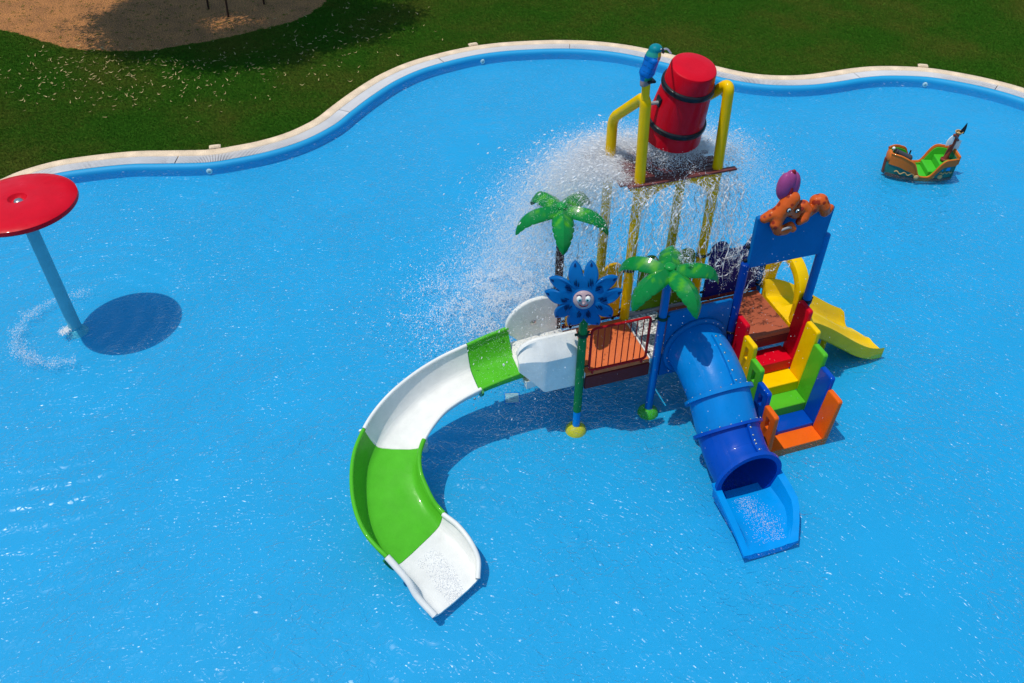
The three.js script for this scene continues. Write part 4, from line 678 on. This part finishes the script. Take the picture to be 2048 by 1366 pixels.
// ---------------------------------------------------------------- grass and fallen leaves
{
  const r = rngOf(61), blades = [];
  for (let i = 0; i < 9; i++) { const h = 0.014 + 0.022 * r(), w = 0.006 + 0.004 * r(), a = r() * 6.28, x = gauss(r) * 0.022, z = gauss(r) * 0.022, lx = gauss(r) * 0.034, lz = gauss(r) * 0.034, cx = Math.cos(a) * w, cz = Math.sin(a) * w; const g = new THREE.BufferGeometry(); g.setAttribute('position', new THREE.Float32BufferAttribute([x - cx, 0, z - cz, x + cx, 0, z + cz, x + lx, h, z + lz], 3)); g.computeVertexNormals(); blades.push(g); }
  const tuft = mergeGeometries(blades), N = 250000, im = new THREE.InstancedMesh(tuft, new THREE.MeshPhysicalMaterial({ color: 0xffffff, roughness: 1.0, specularIntensity: 0.15, side: THREE.DoubleSide }), N), m = new THREE.Matrix4(), col = new THREE.Color();
  const inPoly = (poly, x, z) => { let c = false; for (let i = 0, j = poly.length - 1; i < poly.length; j = i++) { const a = poly[i], b = poly[j]; if ((a.z > z) !== (b.z > z) && x < (b.x - a.x) * (z - a.z) / (b.z - a.z) + a.x) c = !c; } return c; };
  const outer = ringAt(-0.03); let k = 0;
  while (k < N) {
    const z = -12 - 16 * r(), half = -z * 0.76, x = (r() * 2 - 1) * half;
    if (Math.abs(x) > 16.5 || inPoly(outer, x, z) || (inPoly(bed, x, z) && (r() > 0.02))) { continue; }
    const s = 0.7 + 0.7 * r(), a = r() * 6.28; m.makeRotationY(a).scale(V(s, s * (0.7 + 0.5 * r()), s)).setPosition(x, 0.126, z); im.setMatrixAt(k, m);
    const pat = fbm(n1, x / 30 + 2, z / 30 + 2, 12, 3), dry = clamp(0.30 + 1.0 * pat + 0.22 * gauss(r), 0, 1); col.setRGB(lerp(0.040, 0.11, dry), lerp(0.14, 0.135, dry), lerp(0.009, 0.018, dry)).multiplyScalar(0.8 + 0.4 * r()); im.setColorAt(k, col); k++;
  }
  im.name = 'grass'; im.receiveShadow = im.castShadow = true; tag(im, 'short green mown grass beside the pool', 'grass', null, 'stuff'); scene.add(im);
  // curled dry leaves
  const strip = new THREE.PlaneGeometry(0.026, 0.17, 1, 6), p = strip.attributes.position; for (let i = 0; i < p.count; i++) { const v = p.getY(i) / 0.085; p.setXYZ(i, p.getX(i) * (1 - 0.8 * v * v) + 0.04 * v * v, 0.012 + 0.03 * v * v, p.getY(i) * 0.9); } strip.computeVertexNormals();
  const LN = 620, lm = new THREE.InstancedMesh(strip, new THREE.MeshStandardMaterial({ color: 0xffffff, roughness: 0.8, side: THREE.DoubleSide }), LN), e = new THREE.Euler();
  const spots = [[-12.3, -21.8, 0.9, 0.75], [-11.5, -21.4, 1.0, 0.8], [-9.2, -21.4, 1.2, 0.8], [-7.8, -20.9, 1.3, 0.9], [-6.8, -22.4, 1.3, 0.9], [-5.2, -23.6, 1.1, 0.8], [-9.5, -22.4, 1.7, 0.5], [-10.8, -20.4, 1.6, 0.7], [-4.9, -25.4, 1.0, 0.9]]; k = 0;
  while (k < LN) { const q = spots[Math.floor(r() * spots.length)], x = q[0] + gauss(r) * q[2], z = q[1] + gauss(r) * q[3]; if (inPoly(outer, x, z) || z > -18.8) continue; const s = 0.35 + 0.6 * r(); m.makeRotationFromEuler(e.set((r() - 0.5) * 0.7, r() * 6.28, (r() - 0.5) * 0.7)).scale(V(s, s, s)).setPosition(x, 0.158, z); lm.setMatrixAt(k, m); const d = r(); col.setRGB(lerp(0.58, 0.36, d), lerp(0.44, 0.25, d), lerp(0.20, 0.10, d)); lm.setColorAt(k, col); k++; }
  lm.name = 'fallen_leaves'; lm.castShadow = lm.receiveShadow = true; tag(lm, 'pale curled dry leaves scattered on the grass', 'leaves', null, 'stuff'); scene.add(lm);
}

// ---------------------------------------------------------------- splashing water
M.drop = new THREE.MeshPhysicalMaterial({ color: new THREE.Color().setRGB(0.93, 0.94, 0.97), roughness: 0.25, transmission: 0.38, thickness: 0, ior: 1.33 });
function drops(name, label, list, category = 'splash') { // list of [x, y, z, r, stretch, dx, dy, dz]
  const im = new THREE.InstancedMesh(new THREE.IcosahedronGeometry(1, 1), M.drop, list.length), m = new THREE.Matrix4(), q = new THREE.Quaternion(), up = V(0, 1, 0), d = V(0, 1, 0);
  list.forEach(([x, y, z, r, s = 1, dx = 0, dy = 1, dz = 0], i) => { d.set(dx, dy, dz).normalize(); q.setFromUnitVectors(up, d); m.compose(V(x, y, z), q, V(r, r * s, r)); im.setMatrixAt(i, m); });
  im.name = name; im.castShadow = im.receiveShadow = true; tag(im, label, category, null, 'stuff'); scene.add(im);
}
{
  const r = rngOf(1234), list = [], w = (a, y, b, rad, s, da, dy, db) => { const p = L(a, y, b), d = s ? L(da, 0, db).sub(L(0, 0, 0)) : null; list.push(s ? [p.x, p.y, p.z, rad, s, d.x, dy, d.z] : [p.x, p.y, p.z, rad]); };
  const strands = [];
  function strand(line, rad, r) { // a wobbling rope of water, thick and thin by turns
    if (line.length < 3) return; const c = new THREE.CatmullRomCurve3(line.map((q) => L(q[0], q[1], q[2]))), n = line.length * 3, g = new THREE.TubeGeometry(c, n, 1, 5, false), p = g.attributes.position, ph = r() * 6, f = 3 + 5 * r();
    for (let i = 0; i <= n; i++) { const o = c.getPointAt(i / n), k = rad * Math.sin(Math.PI * clamp(i / n, 0.03, 0.97)) * (0.65 + 0.5 * Math.sin(f * i / n * 6 + ph)); for (let j = 0; j <= 5; j++) { const e = i * 6 + j; p.setXYZ(e, o.x + (p.getX(e) - o.x) * k, o.y + (p.getY(e) - o.y) * k, o.z + (p.getZ(e) - o.z) * k); } }
    g.computeVertexNormals(); strands.push(g);
  }
  // 1: burst between the bucket mouth and the planks
  for (let i = 0; i < 10000; i++) { const t = Math.pow(r(), 0.8), rad = lerp(0.30, 0.62, Math.pow(1 - t, 1.2)), a = r() * 6.283, q = Math.sqrt(r()); w(1.80 + Math.cos(a) * q * rad * 1.1, 3.63 + 0.42 * t * (0.6 + 0.4 * r()), -1.42 + Math.sin(a) * q * rad * 0.85, 0.003 + 0.006 * r() * r()); }
  // 2: spray thrown off the planks, falling in arcs, clumped into jets
  const jets = []; for (let j = 0; j < 260; j++) { const back = r() < 0.90, az = back ? (r() < 0.82 ? 2.6 + gauss(r) * 0.6 : 0.55 + gauss(r) * 0.3) : 1.6 + gauss(r) * 0.6; jets.push([az, 0.5 + 2.75 * Math.pow(r(), 0.6) * (back ? 1.0 : 0.55), 0.6 * gauss(r) + 0.7, 0.05 + 0.12 * r()]); }
  for (let i = 0; i < 460000; i++) {
    const j = jets[Math.floor(r() * jets.length)], az = j[0] + gauss(r) * 0.10, v = Math.max(0.1, j[1] + gauss(r) * 0.22), vy = j[2] + gauss(r) * 0.25, a0 = 1.70 + Math.cos(az) * 0.78, b0 = -1.42 - Math.sin(az) * 0.5;
    const T = (vy + Math.sqrt(vy * vy + 2 * 9.8 * 3.6)) / 9.8, t = T * Math.pow(r(), 1.05), da = Math.cos(az) * v, db = -Math.sin(az) * v, y = 3.62 + vy * t - 4.9 * t * t; if (y < WATER) continue;
    const big = r() < 0.012; w(a0 + da * t + gauss(r) * j[3], y, b0 + db * t + gauss(r) * j[3], big ? 0.006 + 0.006 * r() : 0.0017 + 0.0031 * r() * r(), big ? 1.6 + 1.5 * r() : 0, da, vy - 9.8 * t, db);
  }
  // 3: ropes and sheets of water falling from the platform's front and sides
  for (let s = 0; s < 340; s++) {
    const side = r(), a0 = side < 0.7 ? lerp(0.95, 2.65, r()) : (r() < 0.5 ? 0.9 : 2.7) + 0.1 * gauss(r), b0 = side < 0.7 ? -0.93 + 0.05 * gauss(r) : lerp(-1.9, -0.95, r()), va = 0.5 * (a0 - 1.8) + 0.35 * gauss(r), vb = side < 0.7 ? 0.25 + 0.4 * Math.abs(gauss(r)) : 0.3 * gauss(r), vy = 0.3 * gauss(r), t0 = r() * 0.40, len = 0.06 + 0.16 * r(), f1 = 6 + 10 * r(), ph = r() * 6;
    const line = [], n = 9; for (let i = 0; i <= n; i++) { const t = t0 + len * i / n, wob = 0.03 * Math.sin(f1 * t * 4 + ph), y = 3.58 + vy * t - 4.9 * t * t; if (y < WATER) break; line.push([a0 + va * t + wob + gauss(r) * 0.008, y, b0 + vb * t + wob * 0.6 + gauss(r) * 0.008]); }
    strand(line, 0.005 + 0.009 * r(), r);
    for (let i = 0; i < 26; i++) { const q = line[Math.floor(r() * line.length)]; if (q) w(q[0] + gauss(r) * 0.03, q[1] + gauss(r) * 0.05, q[2] + gauss(r) * 0.03, 0.002 + 0.005 * r() * r(), 1.1 + r(), va, vy - 4, vb); }
  }
  // 4: lace of water where it breaks on the navy panel, palm and board
  const cores = [[2.75, 2.15, -0.98, 0.30, 0.20, 0.1], [3.0, 2.1, -0.95, 0.30, 0.16, 0.12], [3.0, 2.55, -0.35, 0.26, 0.20, 0.25], [2.75, 2.35, -0.6, 0.25, 0.22, 0.2], [1.45, 2.95, -0.15, 0.22, 0.22, 0.12], [1.75, 2.8, 0.0, 0.26, 0.10, 0.12], [3.0, 2.25, -0.2, 0.2, 0.12, 0.12], [2.9, 1.75, -1.0, 0.25, 0.3, 0.04]];
  for (const [ca, cy, cb, ra, ry, rb] of cores) for (let k = 0; k < 7; k++) { let a = ca + gauss(r) * ra * 0.5, y = cy + gauss(r) * ry * 0.5, b = cb + gauss(r) * rb * 0.5, th = r() * 6.28; const n = 6 + Math.floor(r() * 10), line = []; for (let i = 0; i < n; i++) { th += gauss(r) * 0.8; a += Math.cos(th) * 0.035; y += Math.sin(th) * 0.035 - 0.008; b += gauss(r) * 0.015; line.push([a, y, b]); for (let q = 0; q < 6; q++) w(a + gauss(r) * 0.025, y + gauss(r) * 0.025, b + gauss(r) * 0.01, 0.002 + 0.004 * r() * r()); } strand(line, 0.005 + 0.006 * r(), r); }
  // 5: stray drops over the structure
  for (let i = 0; i < 800; i++) { const a = 1.7 + gauss(r) * 1.3, b = -0.2 + gauss(r) * 0.9; if (a > 0.0 || r() < 0.4) w(a, 0.6 + r() * 3.0, b, 0.0026 + 0.0035 * r() * r()); }
  { const m = mesh('water_strands', merged(strands), M.drop); tag(m, 'ropes and lace of water falling from the plank platform', 'water', null, 'stuff'); }
  drops('water_splash', 'white spray of water bursting from the tipped bucket over the planks', list);
  // foam where it lands behind the tower
  const foam = [];
  for (let i = 0; i < 26000; i++) { const a = 0.2 + gauss(r) * 1.0, b = -3.3 + gauss(r) * 0.75, c = fbm(n3, a / 8 + 1, b / 8 + 1, 16, 3) > 0.02; if (!c && r() < 0.75) continue; const p = L(a, WATER + 0.004, b); foam.push([p.x, p.y, p.z, 0.004 + 0.010 * r() * r()]); }
  drops('splash_foam', 'patch of white bubbles where the spray lands behind the tower', foam, 'foam');
  const ring = [];
  for (let i = 0; i < 5200; i++) { const t = r(), ang = 1.2 + t * 3.5, lump = 0.5 + 0.5 * Math.sin(ang * 9 + 2 * Math.sin(ang * 4)), rr = 0.98 + gauss(r) * (0.05 + 0.05 * lump); if (r() > 0.35 + 0.65 * lump) continue; if (ang > 4.2 && r() < (ang - 4.2) * 1.6) continue; ring.push([-7.8 + Math.cos(ang) * rr, WATER + 0.003, -11.5 + Math.sin(ang) * rr * 0.98, 0.002 + 0.006 * r() * r()]); }
  for (let i = 0; i < 260; i++) ring.push([-7.92 + gauss(r) * 0.05, WATER + 0.003, -11.36 + gauss(r) * 0.05, 0.004 + 0.007 * r()]);
  drops('shower_foam', 'broken ring of white foam on the water round the mushroom pole', ring, 'foam');
  // water running down the two slides' ends
  const film = [];
  for (let i = 0; i < 1300; i++) { const u = r(), v = Math.pow(r(), 0.8), t = lerp(13.6, 17, v), O = slO.getPoint(t / 17), I = slI.getPoint(t / 17), q = lerp(0.33, 0.66, u) + 0.12 * v * (r() - 0.5), c = O.clone().lerp(I, q), p = L(c.x, 0, c.z); film.push([p.x, flF(t) - 0.008 + 0.003 * r(), p.z, 0.0022 + 0.0028 * r(), 1]); }
  for (let i = 0; i < 900; i++) { const v = r(), p = L(1.87 - 0.12 + 0.16 * v + 0.16 * gauss(r) * (0.5 + 0.5 * v), 0, 2.1 + 0.8 * v); film.push([p.x, 0.048 + 0.004 * r(), p.z, 0.002 + 0.0025 * r()]); }
  drops('running_water', 'thin sparkling water running off the slide ends', film, 'water');
  const j = worldThing('water_jet', 'thin jet of water from the parrot beak towards the bucket', 'water jet', 0, 0, 0);
  const A = L(1.27, 5.53, -1.02), B = L(1.66, 5.22, -1.52), mid = A.clone().lerp(B, 0.5).add(V(0, 0.03, 0)); j.position.copy(A);
  mesh('stream', pipe([V(0, 0, 0), mid.clone().sub(A), B.clone().sub(A)], 0.012, 8, 10), M.drop, j);
}
renderer.render(scene, camera);
